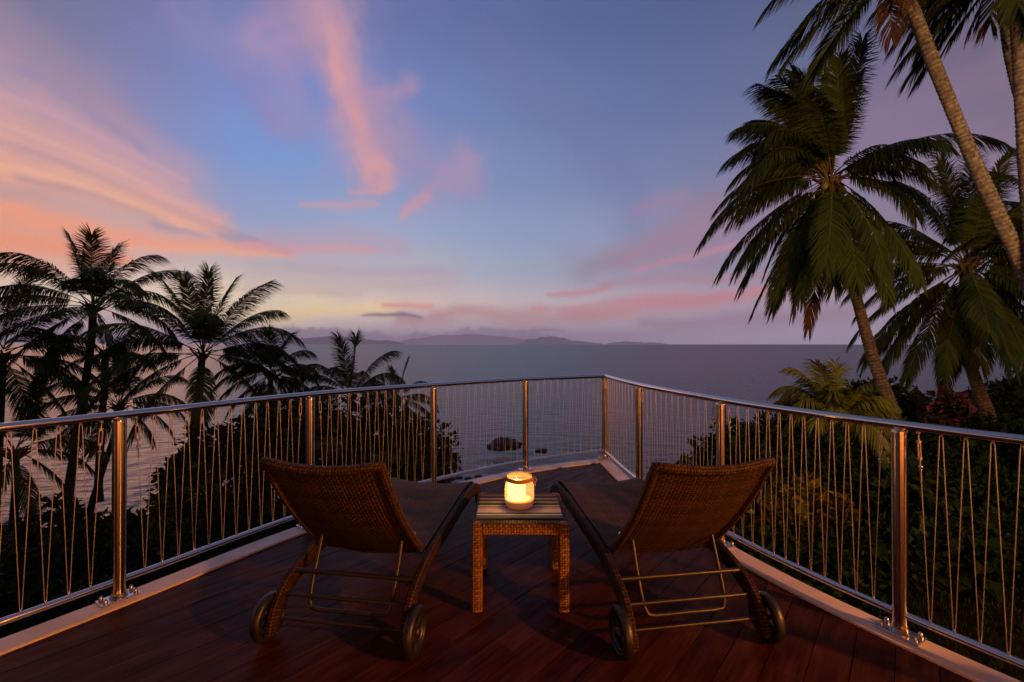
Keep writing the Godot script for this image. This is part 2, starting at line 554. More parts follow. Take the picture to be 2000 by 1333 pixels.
func make_materials() -> void:
	M.steel = mat(lin(0.68, 0.645, 0.62), 0.11, 1.0)
	M.steel_post = mat(lin(0.60, 0.52, 0.42), 0.15, 1.0)
	M.steel_post.anisotropy_enabled = true
	M.steel_post.anisotropy = -0.92
	M.steel_fine = mat(lin(0.50, 0.45, 0.40), 0.28, 1.0)
	M.steel_dull = mat(lin(0.66, 0.61, 0.53), 0.42, 1.0)
	M.trim = mat(lin(0.62, 0.54, 0.45), 0.55)
	M.trim.roughness_texture = noise_tex(0.02, 256, Color(0.55, 0.55, 0.55), Color(1, 1, 1))
	M.trim.albedo_texture = noise_tex(0.012, 256, Color(0.86, 0.84, 0.8), Color(1, 1, 1), 5)
	M.trim.uv1_triplanar = true
	M.trim.uv1_world_triplanar = true
	M.trim.uv1_scale = Vector3(0.8, 0.8, 0.8)
	var grain := grain_tex()
	M.planks = []
	for c in [[0.078, 0.023, 0.011], [0.072, 0.020, 0.010], [0.086, 0.026, 0.013], [0.077, 0.025, 0.012], [0.068, 0.019, 0.009]]:
		var p := mat(lin(c[0] * 0.84, c[1] * 0.86, c[2] * 0.88), 0.5)
		p.metallic_specular = 0.15
		p.albedo_texture = grain
		p.roughness_texture = M.trim.roughness_texture
		p.uv1_scale = Vector3(1, 1, 1)
		M.planks.append(p)
	var w := weave(8, 24, 1.0)
	M.wicker = mat(lin(0.122, 0.072, 0.038), 0.55)
	M.wicker.metallic_specular = 0.25
	M.wicker.albedo_texture = w[0]
	M.wicker.heightmap_enabled = true
	M.wicker.heightmap_texture = w[1]
	M.wicker.heightmap_scale = 0.5
	M.wicker.uv1_scale = Vector3(1.0 / 0.13, 1.0 / 0.108, 1)
	M.wicker_dark = M.wicker.duplicate()
	M.wicker_dark.albedo_color = lin(0.078, 0.044, 0.024)
	M.wicker_coarse = M.wicker.duplicate()
	M.wicker_coarse.albedo_color = lin(0.45, 0.24, 0.09)
	M.wicker_coarse.uv1_scale = Vector3(1.0 / 0.118, 1.0 / 0.106, 1)
	M.wicker_coarse.heightmap_scale = 0.6
	M.bar = mat(lin(0.018, 0.015, 0.012), 0.38, 0.0)
	M.rubber = mat(lin(0.010, 0.009, 0.008), 0.42)
	M.plastic = mat(lin(0.014, 0.013, 0.012), 0.4)
	M.cloth = mat(Color.WHITE, 0.9)
	M.cloth.albedo_texture = stripe_tex()
	M.glass = StandardMaterial3D.new()
	M.glass.albedo_color = Color(1, 0.97, 0.9, 0.2)
	M.glass.backlight_enabled = true
	M.glass.backlight = Color(1, 0.95, 0.85)
	M.glass.transparency = BaseMaterial3D.TRANSPARENCY_ALPHA
	M.glass.roughness = 0.3
	M.twine = mat(lin(0.36, 0.2, 0.09), 0.9)
	M.wax = mat(lin(0.8, 0.62, 0.4), 0.6)
	M.wax.emission_enabled = true
	M.wax.emission = Color8(255, 202, 112)
	M.wax.emission_energy_multiplier = 2.8
	M.flame = mat(lin(1, 0.8, 0.5), 0.6)
	M.flame.emission_enabled = true
	M.flame.emission = Color8(255, 226, 160)
	M.flame.emission_energy_multiplier = 12.0
	M.wick = mat(lin(0.02, 0.015, 0.012), 0.9)
	M.sand = mat(lin(0.72, 0.58, 0.4), 0.95)
	M.frond = mat(Color.WHITE, 0.55)
	M.frond.vertex_color_use_as_albedo = true
	M.frond.metallic_specular = 0.16
	M.frond.backlight_enabled = true
	M.frond.backlight = Color(0.25, 0.25, 0.25)
	M.leaf = mat(Color.WHITE, 0.5)
	M.leaf.vertex_color_use_as_albedo = true
	M.leaf.metallic_specular = 0.16
	M.leaf.backlight_enabled = true
	M.leaf.backlight = Color(0.2, 0.2, 0.2)
	M.bark = mat(Color.WHITE, 0.9)
	M.bark.vertex_color_use_as_albedo = true
	M.bark.albedo_texture = noise_tex(0.03, 256, Color(0.32, 0.3, 0.27), Color(1, 1, 1), 6)
	M.bark.uv1_triplanar = true
	M.bark.uv1_scale = Vector3(1.2, 1.2, 1.2)
	M.stem = mat(lin(0.07, 0.05, 0.035), 0.9)
	M.nut = mat(lin(0.14, 0.13, 0.03), 0.5)
	M.rock = mat(lin(0.07, 0.06, 0.055), 0.75)
	M.rock.albedo_texture = noise_tex(0.02, 256, Color(0.5, 0.5, 0.5), Color(1, 1, 1), 5)
	M.rock.uv1_triplanar = true
	M.ground = mat(lin(0.018, 0.016, 0.009), 0.95)
	M.ground.metallic_specular = 0.1
	M.ground.albedo_texture = noise_tex(0.02, 512, Color(0.45, 0.5, 0.4), Color(1, 1, 1), 5)
	M.ground.uv1_triplanar = true
	M.ground.uv1_world_triplanar = true
	M.ground.uv1_scale = Vector3(0.3, 0.3, 0.3)
	M.grass = mat(Color.WHITE, 0.7)
	M.grass.vertex_color_use_as_albedo = true
	M.grass.metallic_specular = 0.15
	M.sea = mat(lin(0.062, 0.076, 0.072), 0.32)
	M.sea.metallic_specular = 0.33
	M.sea.normal_enabled = true
	M.sea.normal_texture = noise_tex(0.012, 1024, Color.BLACK, Color.WHITE, 5, true, 6.0, 17)
	M.sea.normal_scale = 1.05
	M.sea.uv1_triplanar = true
	M.sea.uv1_world_triplanar = true
	M.sea.uv1_scale = Vector3(0.012, 0.02, 0.03)
	M.surf = mat(Color(0.74, 0.71, 0.72, 0.42), 0.9)
	M.surf.transparency = BaseMaterial3D.TRANSPARENCY_ALPHA
	M.hill = mat(lin(0.05, 0.055, 0.05), 0.9)
	M.render_wall = mat(lin(0.6, 0.52, 0.42), 0.85)
	M.frame = mat(lin(0.5, 0.48, 0.45), 0.45)

# ------------------------------------------------------------------ palms
# a frond: rachis curve from the crown, leaflets on both sides
func frond_mesh(from: Vector3, dir: Vector3, length: float, sag: float, wind: Vector3, leaf_len: float, hang: float, tint: Color, dead := false) -> ArrayMesh:
	var n := 16
	var pts := [from]
	var d := dir.normalized()
	var step := length / n
	for i in n:
		var s := (i + 1.0) / n
		pts.append(pts[i] + d * step)
		d = (d + Vector3.DOWN * sag * s * 0.16 * (0.35 + sqrt(maxf(0.0, 1.0 - d.y * d.y))) + wind * s * 0.07).normalized()
	var v := PackedVector3Array()
	var c := PackedColorArray()
	var idx := PackedInt32Array()
	# rachis: a tapering three-sided rod
	for i in n + 1:
		var t: Vector3 = (pts[mini(i + 1, n)] - pts[maxi(i - 1, 0)]).normalized()
		var side := t.cross(Vector3.UP)
		side = side.normalized() if side.length() > 0.05 else Vector3.RIGHT
		var up := side.cross(t).normalized()
		var r := lerpf(0.034, 0.005, pow(float(i) / n, 0.6))
		for a in [[-1.0, 0.3], [1.0, 0.3], [0.0, -0.9]]:
			v.append(pts[i] + side * a[0] * r + up * a[1] * r)
			c.append(Color(0.10, 0.085, 0.025) if not dead else Color(0.11, 0.06, 0.03))
		if i > 0:
			var b := i * 3
			for k in 3:
				var k2 := (k + 1) % 3
				idx.append_array([b - 3 + k, b + k, b + k2, b - 3 + k, b + k2, b - 3 + k2])
	var count := int(length * 44.0)
	var roll := rf(-0.35, 0.35)
	for i in count:
		var s := 0.17 + 0.83 * (i + rf(0, 0.7)) / count
		var f := s * n
		var k := mini(int(f), n - 1)
		var p: Vector3 = pts[k].lerp(pts[k + 1], f - k)
		var ta: Vector3 = pts[mini(k + 1, n)] - pts[maxi(k - 1, 0)]
		var tb: Vector3 = pts[mini(k + 2, n)] - pts[k]
		var t: Vector3 = ta.normalized().lerp(tb.normalized(), f - k).normalized()
		var side := t.cross(Vector3.UP)
		side = side.normalized() if side.length() > 0.05 else Vector3.RIGHT
		side = side.rotated(t, roll)
		var up := side.cross(t)
		var prof := (0.35 + 0.65 * sin(clampf((s - 0.05) * 1.9, 0, PI * 0.5))) * (1.0 - 0.42 * pow(s, 3.0))
		for sg in [-1.0, 1.0]:
			if rng.randf() < (0.04 if not dead else 0.35):
				continue
			var phi := 0.4 + 0.9 * s * s + rf(-0.06, 0.06)
			var ld: Vector3 = (side * sg * cos(phi) + t * sin(phi) + up * rf(0.08, 0.2) * (1.0 - s * 0.6) + Vector3.DOWN * rf(0.35, 0.75) * (1.0 - t.y * t.y)).normalized()
			var L := leaf_len * prof * rf(0.92, 1.12)
			var w := 0.0175 * rf(0.8, 1.3) * (0.7 + 0.3 * prof)
			var ax := ld.cross(up).normalized().rotated(ld, rf(-0.7, 0.7))
			var m := p + ld * L * 0.5 + Vector3.DOWN * L * hang * 0.12 + wind * L * 0.06
			var ld2 := (ld + Vector3.DOWN * hang * rf(0.8, 1.5) + wind * 0.35).normalized()
			var e := m + ld2 * L * 0.62
			var o := v.size()
			v.append_array([p - ax * w * 0.5, p + ax * w * 0.5, m - ax * w, m + ax * w, e])
			var q := rf(0.75, 1.25)
			var cc := Color(tint.r * q, tint.g * q, tint.b * q)
			for z in 5:
				c.append(cc)
			idx.append_array([o, o + 2, o + 1, o + 1, o + 2, o + 3, o + 2, o + 4, o + 3])
	var arr := []
	arr.resize(Mesh.ARRAY_MAX)
	arr[Mesh.ARRAY_VERTEX] = v
	arr[Mesh.ARRAY_COLOR] = c
	arr[Mesh.ARRAY_INDEX] = idx
	var mesh := ArrayMesh.new()
	mesh.add_surface_from_arrays(Mesh.PRIMITIVE_TRIANGLES, arr)
	return mesh

func trunk_mesh(path: Array, r0: float, r1: float, tone: Color, ring_gap := 0.1) -> ArrayMesh:
	var fine := smooth_path(path, 10)
	var total := 0.0
	for i in fine.size() - 1:
		total += fine[i].distance_to(fine[i + 1])
	var rings := int(total / ring_gap)
	var st := begin()
	st.set_smooth_group(0)
	var sides := 12
	var prev := []
	var walked := 0.0
	var k := 0
	var ph := rf(0, 9)
	for i in rings * 3 + 1:
		var want := total * clampf(i + (rf(-0.35, 0.35) if i > 0 and i < rings * 3 else 0.0), 0, rings * 3) / (rings * 3.0)
		while k < fine.size() - 2 and walked + fine[k].distance_to(fine[k + 1]) < want:
			walked += fine[k].distance_to(fine[k + 1])
			k += 1
		var seg: float = fine[k].distance_to(fine[k + 1])
		var p: Vector3 = fine[k].lerp(fine[k + 1], clampf((want - walked) / maxf(seg, 1e-5), 0, 1))
		var t: Vector3 = (fine[k + 1] - fine[k]).normalized()
		var a1 := t.cross(Vector3.FORWARD).normalized()
		var a2 := t.cross(a1)
		var s := want / total
		var r := lerpf(r0, r1, pow(s, 0.7)) + 0.45 * r0 * exp(-want * 2.2)
		var scar := i % 3 == 0
		r *= (1.06 if i % 3 == 1 else 1.0) if not scar else 0.965
		r *= 1.0 + rf(-0.025, 0.025) + 0.03 * sin(want * 1.7 + ph)
		var q := (0.6 if scar else 1.0) * rf(0.7, 1.15)
		var ring := []
		for j in sides + 1:
			var a := TAU * (j % sides) / sides
			ring.append([p + (a1 * cos(a) + a2 * sin(a)) * r * (1.0 + 0.04 * sin(a * 3.0 + ph + want * 2.0)), Color(tone.r * q, tone.g * q, tone.b * q)])
		if not prev.is_empty():
			for j in sides:
				for e in [prev[j], ring[j], ring[j + 1], prev[j], ring[j + 1], prev[j + 1]]:
					st.set_color(e[1])
					st.add_vertex(e[0])
		prev = ring
	return done(st)

# crown at a pixel and depth; trunk down through pixels; fronds as [angle in the picture, length in pixels, sag, towards the viewer]
func palm(called: String, label: String, crown: Array, trunk: Array, fronds: Array, o := {}) -> Node3D:
	var depth: float = crown[2]
	var top := at(crown[0], crown[1], depth)
	var foot: Vector3 = at(trunk[trunk.size() - 1][0], trunk[trunk.size() - 1][1], trunk[trunk.size() - 1][2] if trunk[trunk.size() - 1].size() > 2 else depth)
	var g := thing(called, label, "palm tree", foot, 0.0, o.get("group", ""))
	var path := []
	for i in range(trunk.size() - 1, -1, -1):
		path.append(at(trunk[i][0], trunk[i][1], trunk[i][2] if trunk[i].size() > 2 else depth) - foot)
	path.append(top - foot)
	put("trunk", trunk_mesh(path, o.get("r0", 0.17), o.get("r1", 0.11), o.get("bark", Color(0.16, 0.12, 0.09))), M.bark, g)
	var right := Vector3(1, 0, 0).rotated(Vector3.UP, -atan2(top.x, -top.z))
	var toward := right.cross(Vector3.UP)
	var px := depth / FOCAL
	var wind: Vector3 = o.get("wind", Vector3(-0.25, 0, 0.1))
	var leaf: float = o.get("leaf", 1.0)
	var hang: float = o.get("hang", 0.5)
	var tint: Color = o.get("tint", Color(0.05, 0.068, 0.018))
	var every := fronds.duplicate()
	for f in fronds:
		if f.size() == 4 and rng.randf() < o.get("more", 0.0 if o.get("group", "") == "coconut palms left of the deck" else 0.85):
			every.append([f[0] + rf(-11, 11), f[1] * rf(0.8, 1.02), f[2] * rf(0.85, 1.3), f[3] + rf(-0.6, 0.6)])
	for f in every:
		var a := deg_to_rad(f[0])
		var d: Vector3 = (right * cos(a) + Vector3.UP * sin(a) + toward * f[3]).normalized()
		var start: Vector3 = top - foot + d * 0.1 + Vector3(rf(-0.05, 0.05), rf(-0.12, 0.1), rf(-0.05, 0.05))
		var dead: bool = f.size() > 4
		var q := rf(0.8, 1.2)
		var tn := Color(tint.r * q, tint.g * q, tint.b * q) if not dead else Color(0.085, 0.045, 0.022)
		var m := put("frond", frond_mesh(start, d, f[1] * px, f[2], wind * (0.4 if dead else 1.0), leaf * (0.75 if dead else 1.0), hang if not dead else 1.4, tn, dead), M.frond, g)
		if dead:
			m.set_meta("label", "dry brown dead frond hanging down")
	# sheaths and stubs round the crown
	var st := begin()
	for i in 12:
		var a := TAU * i / 12.0 + rf(-0.2, 0.2)
		var d2 := Vector3(cos(a), rf(0.5, 1.6), sin(a)).normalized()
		var p0 := top - foot + Vector3(0, -0.35, 0)
		tube(st, [p0, p0 + d2 * 0.3, p0 + d2 * rf(0.5, 0.7)], [0.07, 0.05, 0.02], 5)
	stuff(put("leaf_sheaths", done(st), mat(lin(0.11, 0.07, 0.03), 0.9), g))
	for i in o.get("nuts", 0):
		var a: float = TAU * i / float(o.nuts)
		var s2 := begin()
		ball(s2, Vector3.ZERO, 0.13, 10, 1.2)
		var nut := put("coconut", done(s2), M.nut, g)
		nut.position = top - foot + Vector3(cos(a) * 0.3, -0.35 - 0.2 * (i % 3), sin(a) * 0.3)
	return g

# ------------------------------------------------------------------ shrubs
func leaf_cloud(lobes: Array, size: float, tint: Color, k := 1.0, flower := Color(0, 0, 0), share := 0.0) -> ArrayMesh:
	var v := PackedVector3Array()
	var c := PackedColorArray()
	var idx := PackedInt32Array()
	for l in lobes:
		var r: float = l[1]
		var count := int(clampf(k * 26.0 * r * r / (size * size), 60, 9000))
		var bumps := []
		for b in 6:
			bumps.append([rdir(), rf(0.1, 0.35)])
		for i in count:
			var d := rdir()
			var rr := 0.78
			for b in bumps:
				rr += b[1] * pow(maxf(0.0, d.dot(b[0])), 5.0)
			var inner := rng.randf() < 0.25
			rr *= r * (1.0 - 0.5 * pow(rng.randf(), 2.2)) * (1.12 if rng.randf() < 0.06 else 1.0) * (0.74 if inner else 1.0)
			var p: Vector3 = l[0] + Vector3(d.x * rr, d.y * rr * 0.92, d.z * rr)
			var out := (d * 0.8 + rdir() * 0.9 + Vector3.DOWN * 0.25).normalized()
			var nrm := (d + Vector3.UP * 0.6 + rdir() * 0.9)
			var ax := out.cross(nrm).normalized()
			var up := ax.cross(out).normalized()
			var s := size * rf(0.5, 1.5) * (1.9 if inner else 1.0)
			var w := s * (0.34 if inner else 0.24)
			var o := v.size()
			v.append_array([p, p + out * s * 0.42 - ax * w + up * w * 0.5, p + out * s, p + out * s * 0.42 + ax * w + up * w * 0.5, p + out * s * 0.45])
			var q := rf(0.45, 1.2) * (2.0 if rng.randf() < 0.05 else 1.0)
			var cc := Color(tint.r * q * rf(0.8, 1.3), tint.g * q, tint.b * q)
			if share > 0.0 and rng.randf() < share and d.y > -0.3:
				cc = Color(flower.r * q, flower.g * q, flower.b * q)
			for z in 5:
				c.append(cc)
			idx.append_array([o, o + 1, o + 4, o + 1, o + 2, o + 4, o + 4, o + 2, o + 3, o, o + 4, o + 3])
	var arr := []
	arr.resize(Mesh.ARRAY_MAX)
	arr[Mesh.ARRAY_VERTEX] = v
	arr[Mesh.ARRAY_COLOR] = c
	arr[Mesh.ARRAY_INDEX] = idx
	var mesh := ArrayMesh.new()
	mesh.add_surface_from_arrays(Mesh.PRIMITIVE_TRIANGLES, arr)
	return mesh

# lobes as [x, y, depth, radius in pixels]
func shrub(called: String, label: String, category: String, group: String, lobes: Array, size: float, tint: Color, o := {}) -> Node3D:
	var w := []
	var foot := Vector3.ZERO
	for l in lobes:
		w.append([at(l[0], l[1], l[2]), l[3] * l[2] / FOCAL])
		foot += w[w.size() - 1][0]
	foot /= lobes.size()
	foot.y = ground_height(foot.x, -foot.z)
	var g := thing(called, label, category, foot, 0.0, group)
	for l in w:
		l[0] -= foot
	stuff(put("foliage", leaf_cloud(w, size, tint, o.get("k", 1.0), o.get("flower", Color.BLACK), o.get("share", 0.0)), M.leaf, g))
	for l in w:
		var st := begin()
		var e: Vector3 = l[0]
		var mid: Vector3 = e * 0.5 + Vector3(rf(-0.2, 0.2), -0.1, rf(-0.2, 0.2))
		tube(st, smooth_path([Vector3(rf(-0.1, 0.1), -0.2, rf(-0.1, 0.1)), mid, e], 4), 0.035, 6)
		put("stem", done(st), M.stem, g)
	return g

func ground_height(x: float, zf: float) -> float:
	var right := smoothstep(0.5, 6.0, x)
	var left_h := -3.2 - 11.8 * smoothstep(3.0, 46.0, zf)
	var right_h := -2.9 - 12.2 * smoothstep(15.0, 52.0, zf + maxf(0.0, 14.0 - x) * 0.5)
	return lerpf(left_h, right_h, right) + 0.25 * sin(x * 0.7) * cos(zf * 0.5)

func make_ground() -> void:
	var st := begin()
	st.set_smooth_group(0)
	var p := func(i: int, j: int) -> Vector3:
		var x := -90.0 + i * 2.0
		var zf := -24.0 + j * 2.0
		return Vector3(x, ground_height(x, zf) - 3.0 * smoothstep(46.0, 70.0, zf), -zf)
	for i in 95:
		for j in 48:
			quad(st, p.call(i, j), p.call(i, j + 1), p.call(i + 1, j + 1), p.call(i + 1, j))
	struct("ground", done(st), M.ground)

func make_sea() -> void:
	var st := begin()
	var n := 128
	var rs := [0.0, 200.0, 1000.0, 4000.0, 14000.0]
	for i in rs.size() - 1:
		for j in n:
			var a := TAU * j / n
			var b := TAU * (j + 1) / n
			var f := func(r: float, t: float) -> Vector3: return Vector3(r * sin(t), SEA, -r * cos(t))
			quad(st, f.call(rs[i], a), f.call(rs[i + 1], a), f.call(rs[i + 1], b), f.call(rs[i], b))
	st.set_smooth_group(0)
	struct("sea", done(st), M.sea)

func make_surf() -> void:
	var f := FastNoiseLite.new()
	f.seed = 33
	f.frequency = 0.09
	f.fractal_octaves = 5
	f.fractal_gain = 0.6
	var st := begin()
	st.set_smooth_group(0)
	var cell := 0.3
	for i in 150:
		for j in 90:
			var x := -30.0 + i * cell
			var zf := 43.0 + j * cell
			var near := 1.0 - smoothstep(46.0, 66.0, zf + absf(x + 4.0) * 0.4)
			near += 0.75 * exp(-(pow(x + 1.0, 2) * 0.12 + pow(zf - 61.3, 2) * 0.35)) + 0.6 * exp(-(pow(x - 3.9, 2) * 0.5 + pow(zf - 59.6, 2) * 0.8))
			if f.get_noise_2d(x * 0.8, zf * 2.6) + near * 0.55 - 0.32 < 0.0:
				continue
			var y := SEA + 0.03
			quad(st, Vector3(x, y, -zf), Vector3(x, y, -zf - cell), Vector3(x + cell, y, -zf - cell), Vector3(x + cell, y, -zf))
	struct("surf", done(st), M.surf)

# hills along a ridge given in pixels, at their distance
func hill(called: String, ridge: Array, depth: float, thick: float) -> void:
	var f := FastNoiseLite.new()
	f.seed = int(depth) + ridge.size()
	f.frequency = 0.05
	var st := begin()
	var line := []
	for i in ridge.size() - 1:
		for k in 10:
			var t := k / 10.0
			var x: float = lerpf(ridge[i][0], ridge[i + 1][0], t)
			var y: float = lerpf(ridge[i][1], ridge[i + 1][1], smoothstep(0, 1, t)) + f.get_noise_1d(x) * 2.2
			line.append(Vector2(x, minf(671.0 - (671.0 - y) * 0.8, 671.5)))
	line.append(Vector2(ridge[-1][0], ridge[-1][1]))
	for i in line.size() - 1:
		var rows := []
		for e in 2:
			var l: Vector2 = line[i + e]
			var top := at(l.x, l.y, depth)
			var hgt := maxf(top.y - SEA, 5.0)
			var o := []
			for s in [[-1.0, 0.0], [-0.7, 0.22], [-0.35, 0.6], [0.0, 1.0], [0.4, 0.6], [1.0, 0.0]]:
				var dd: float = depth + s[0] * thick
				var q := at(l.x, 672.0, dd)
				q.y = SEA - 40.0 * (1.0 if s[1] == 0.0 else 0.0) + hgt * s[1] * (1.0 if s[1] in [0.0, 1.0] else 1.0 + 0.5 * f.get_noise_2d(l.x * 2.0, s[0] * 60.0))
				o.append(q)
			rows.append(o)
		for s in 5:
			quad(st, rows[0][s], rows[0][s + 1], rows[1][s + 1], rows[1][s])
	struct(called, done(st), M.hill)

func rock(called: String, label: String, centre: Vector3, size: Vector3, seed_: int, group := "") -> void:
	var f := FastNoiseLite.new()
	f.seed = seed_
	f.frequency = 0.9
	f.fractal_octaves = 4
	var st := begin()
	var n := 20
	var m := 12
	var p := func(i: int, j: int) -> Vector3:
		var a := TAU * (i % n) / n
		var b := -PI / 2 + PI * j / m
		var d := Vector3(cos(a) * cos(b), sin(b), sin(a) * cos(b))
		var r := 1.0 + 0.45 * f.get_noise_3dv(d * 1.4) + 0.15 * f.get_noise_3dv(d * 5.0)
		return Vector3(d.x * size.x, maxf(d.y, -0.4) * size.y, d.z * size.z) * r
	for i in n:
		for j in m:
			quad(st, p.call(i, j), p.call(i + 1, j), p.call(i + 1, j + 1), p.call(i, j + 1))
	var o := put(called, done(st), M.rock)
	o.position = centre
	tag(o, label, "rock", group)

# ------------------------------------------------------------------ deck and balustrade
var rail_left := []
var rail_right := []

func v2(p: Vector3) -> Vector2:
	return Vector2(p.x, p.z)

# a path moved sideways; plus is to the right of its direction
func offset_path(path: Array, by: float) -> Array:
	var out := []
	for i in path.size():
		var t: Vector3 = (path[mini(i + 1, path.size() - 1)] - path[maxi(i - 1, 0)])
		t.y = 0
		t = t.normalized()
		out.append(path[i] + Vector3(-t.z, 0, t.x) * by)
	return out

func strip(st: SurfaceTool, a: Array, b: Array, y0: float, y1: float) -> void:
	# a band between two paths, with thickness; a on the left, b on the right of the way
	for i in a.size() - 1:
		var a0: Vector3 = a[i] + Vector3.UP * y1
		var a1: Vector3 = a[i + 1] + Vector3.UP * y1
		var b0: Vector3 = b[i] + Vector3.UP * y1
		var b1: Vector3 = b[i + 1] + Vector3.UP * y1
		var dn := Vector3.UP * (y0 - y1)
		quad(st, a0, a1, b1, b0)
		quad(st, b0, b1, b1 + dn, b0 + dn)
		quad(st, a0 + dn, a1 + dn, a1, a0)
		quad(st, a0 + dn, b0 + dn, b1 + dn, a1 + dn)

func make_deck() -> void:
	# the path of the balustrade, from the house on the left to the corner and back to the right
	var lp := []
	for q in [[-4.35, -2.6], [-4.1, -1.2], [-3.75, -0.35], [-3.28, 0.52], [-2.74, 1.5], [-2.144, 2.488], [-1.55, 3.50], [-0.745, 4.32], [0.15, 5.02], [1.121, 5.506]]:
		lp.append(Vector3(q[0], 0, -q[1]))
	var rp := []
	for q in [[1.121, 5.506], [1.205, 4.32], [1.455, 3.17], [1.86, 2.187], [2.5, 1.25], [3.4, 0.62], [4.5, 0.3], [5.65, 0.2], [6.8, 0.15], [8.0, 0.12], [9.2, 0.1]]:
		rp.append(Vector3(q[0], 0, -q[1]))
	rail_left = lp
	rail_right = rp
	var lf := smooth_path(lp, 8)
	var rf_ := smooth_path(rp, 8)
	# white edge
	var li := offset_path(lf, 0.097)
	var lo := offset_path(lf, -0.05)
	var ri := offset_path(rf_, 0.097)
	var ro := offset_path(rf_, -0.05)
	# mitre at the corner
	var cin := Geometry2D.line_intersects_line(v2(li[-2]), v2(li[-1]) - v2(li[-2]), v2(ri[1]), v2(ri[0]) - v2(ri[1]))
	var cout := Geometry2D.line_intersects_line(v2(lo[-2]), v2(lo[-1]) - v2(lo[-2]), v2(ro[1]), v2(ro[0]) - v2(ro[1]))
	li[-1] = Vector3(cin.x, 0, cin.y)
	ri[0] = li[-1]
	lo[-1] = Vector3(cout.x, 0, cout.y)
	ro[0] = lo[-1]
	var st := begin()
	st.set_smooth_group(-1)
	strip(st, lo, li, -0.24, 0.012)
	strip(st, ro, ri, -0.24, 0.012)
	# planks
	var poly := PackedVector2Array()
	for p in li:
		poly.append(v2(p))
	for i in range(1, ri.size()):
		poly.append(v2(ri[i]))
	poly.append(Vector2(9.2, 2.58))
	poly.append(Vector2(-4.3, 2.58))
	var deck := Node3D.new()
	deck.name = "deck"
	add_child(deck, true)
	deck.set_meta("kind", "structure")
	var edge := put("edge_trim", done(st), M.trim, deck)
	edge.set_meta("label", "cream painted trim along the deck edge")
	var dir := Vector2(0.655, -0.756).normalized()
	var nrm := Vector2(dir.y, -dir.x) * -1.0
	var pitch := 0.1435
	var shift := 0.03
	for i in range(-75, 75):
		var c := nrm * (i * pitch + shift)
		var hw := 0.0698
		var rect := PackedVector2Array([c - dir * 16 - nrm * hw, c + dir * 16 - nrm * hw, c + dir * 16 + nrm * hw, c - dir * 16 + nrm * hw])
		for part in Geometry2D.intersect_polygons(rect, poly):
			if part.size() < 3:
				continue
			var tris := Geometry2D.triangulate_polygon(part)
			if tris.is_empty():
				continue
			var s2 := begin()
			s2.set_smooth_group(-1)
			var ph := Vector2(rf(0, 1), rf(0, 1))
			var uv := func(q: Vector2) -> Vector2: return Vector2((q - c).dot(nrm) / 0.5, q.dot(dir) / 2.6) + ph
			var y := rf(-0.0012, 0.0006)
			var ccw := Geometry2D.is_polygon_clockwise(part)
			for k in range(0, tris.size(), 3):
				var a: Vector2 = part[tris[k]]
				var b: Vector2 = part[tris[k + 1]]
				var d: Vector2 = part[tris[k + 2]]
				if (b - a).cross(d - a) < 0:
					var h := b
					b = d
					d = h
				tri(s2, Vector3(a.x, y, a.y), Vector3(b.x, y, b.y), Vector3(d.x, y, d.y), uv.call(a), uv.call(b), uv.call(d))
			for k in part.size():
				var a: Vector2 = part[k]
				var b: Vector2 = part[(k + 1) % part.size()]
				if (b - a).length() < 1e-4:
					continue
				quad(s2, Vector3(a.x, y, a.y), Vector3(a.x, y - 0.028, a.y), Vector3(b.x, y - 0.028, b.y), Vector3(b.x, y, b.y), uv.call(a), uv.call(a), uv.call(b), uv.call(b))
			put("plank", done(s2), M.planks[rng.randi() % 5], deck)
	# bearers below, dark between the gaps
	var s3 := begin()
	for i in 24:
		var x := -4.2 + i * 0.58
		var cut := PackedVector2Array([Vector2(x - 0.03, -6), Vector2(x + 0.03, -6), Vector2(x + 0.03, 2.5), Vector2(x - 0.03, 2.5)])
		for part in Geometry2D.intersect_polygons(cut, poly):
			var lo2 := 1e9
			var hi2 := -1e9
			for q in part:
				lo2 = minf(lo2, q.y)
				hi2 = maxf(hi2, q.y)
			if hi2 - lo2 > 0.3:
				box(s3, Vector3(x, -0.125, (lo2 + hi2) / 2), Vector3(0.055, 0.17, hi2 - lo2 - 0.12), 0.004)
	stuff(put("joists", done(s3), M.stem, deck))
	var s4 := begin()
	for q in [[-3.6, 0.2], [-2.2, 1.8], [-0.5, 3.9], [0.9, 4.9], [1.3, 2.6], [2.8, 0.5], [6.0, -0.6]]:
		box(s4, Vector3(q[0], -1.9, -q[1]), Vector3(0.12, 3.4, 0.12), 0.006)
	stuff(put("support_posts", done(s4), M.stem, deck))

func turnbuckle(st: SurfaceTool, top: Vector3, low: Vector3) -> Vector3:
	# eye under the rail, rod, open body, rod, lower eye; returns where the rope is tied
	var d := (low - top).normalized()
	var s := d.cross(Vector3(0.3, 0.1, 1)).normalized()
	ball(st, top + d * 0.006, 0.009, 8)
	tube(st, [top + d * 0.01, top + d * 0.045], 0.0035, 6)
	for e in [-1.0, 1.0]:
		tube(st, [top + d * 0.045 + s * e * 0.0075, top + d * 0.125 + s * e * 0.0075], 0.0034, 6)
	tube(st, [top + d * 0.04 , top + d * 0.052], 0.011, 8)
	tube(st, [top + d * 0.118, top + d * 0.13], 0.011, 8)
	tube(st, [top + d * 0.13, top + d * 0.155], 0.0035, 6)
	ball(st, top + d * 0.163, 0.0095, 8)
	ball(st, top + d * 0.176, 0.007, 8)
	tube(st, [top + d * 0.176, top + d * 0.23], 0.0042, 6)
	return top + d * 0.17

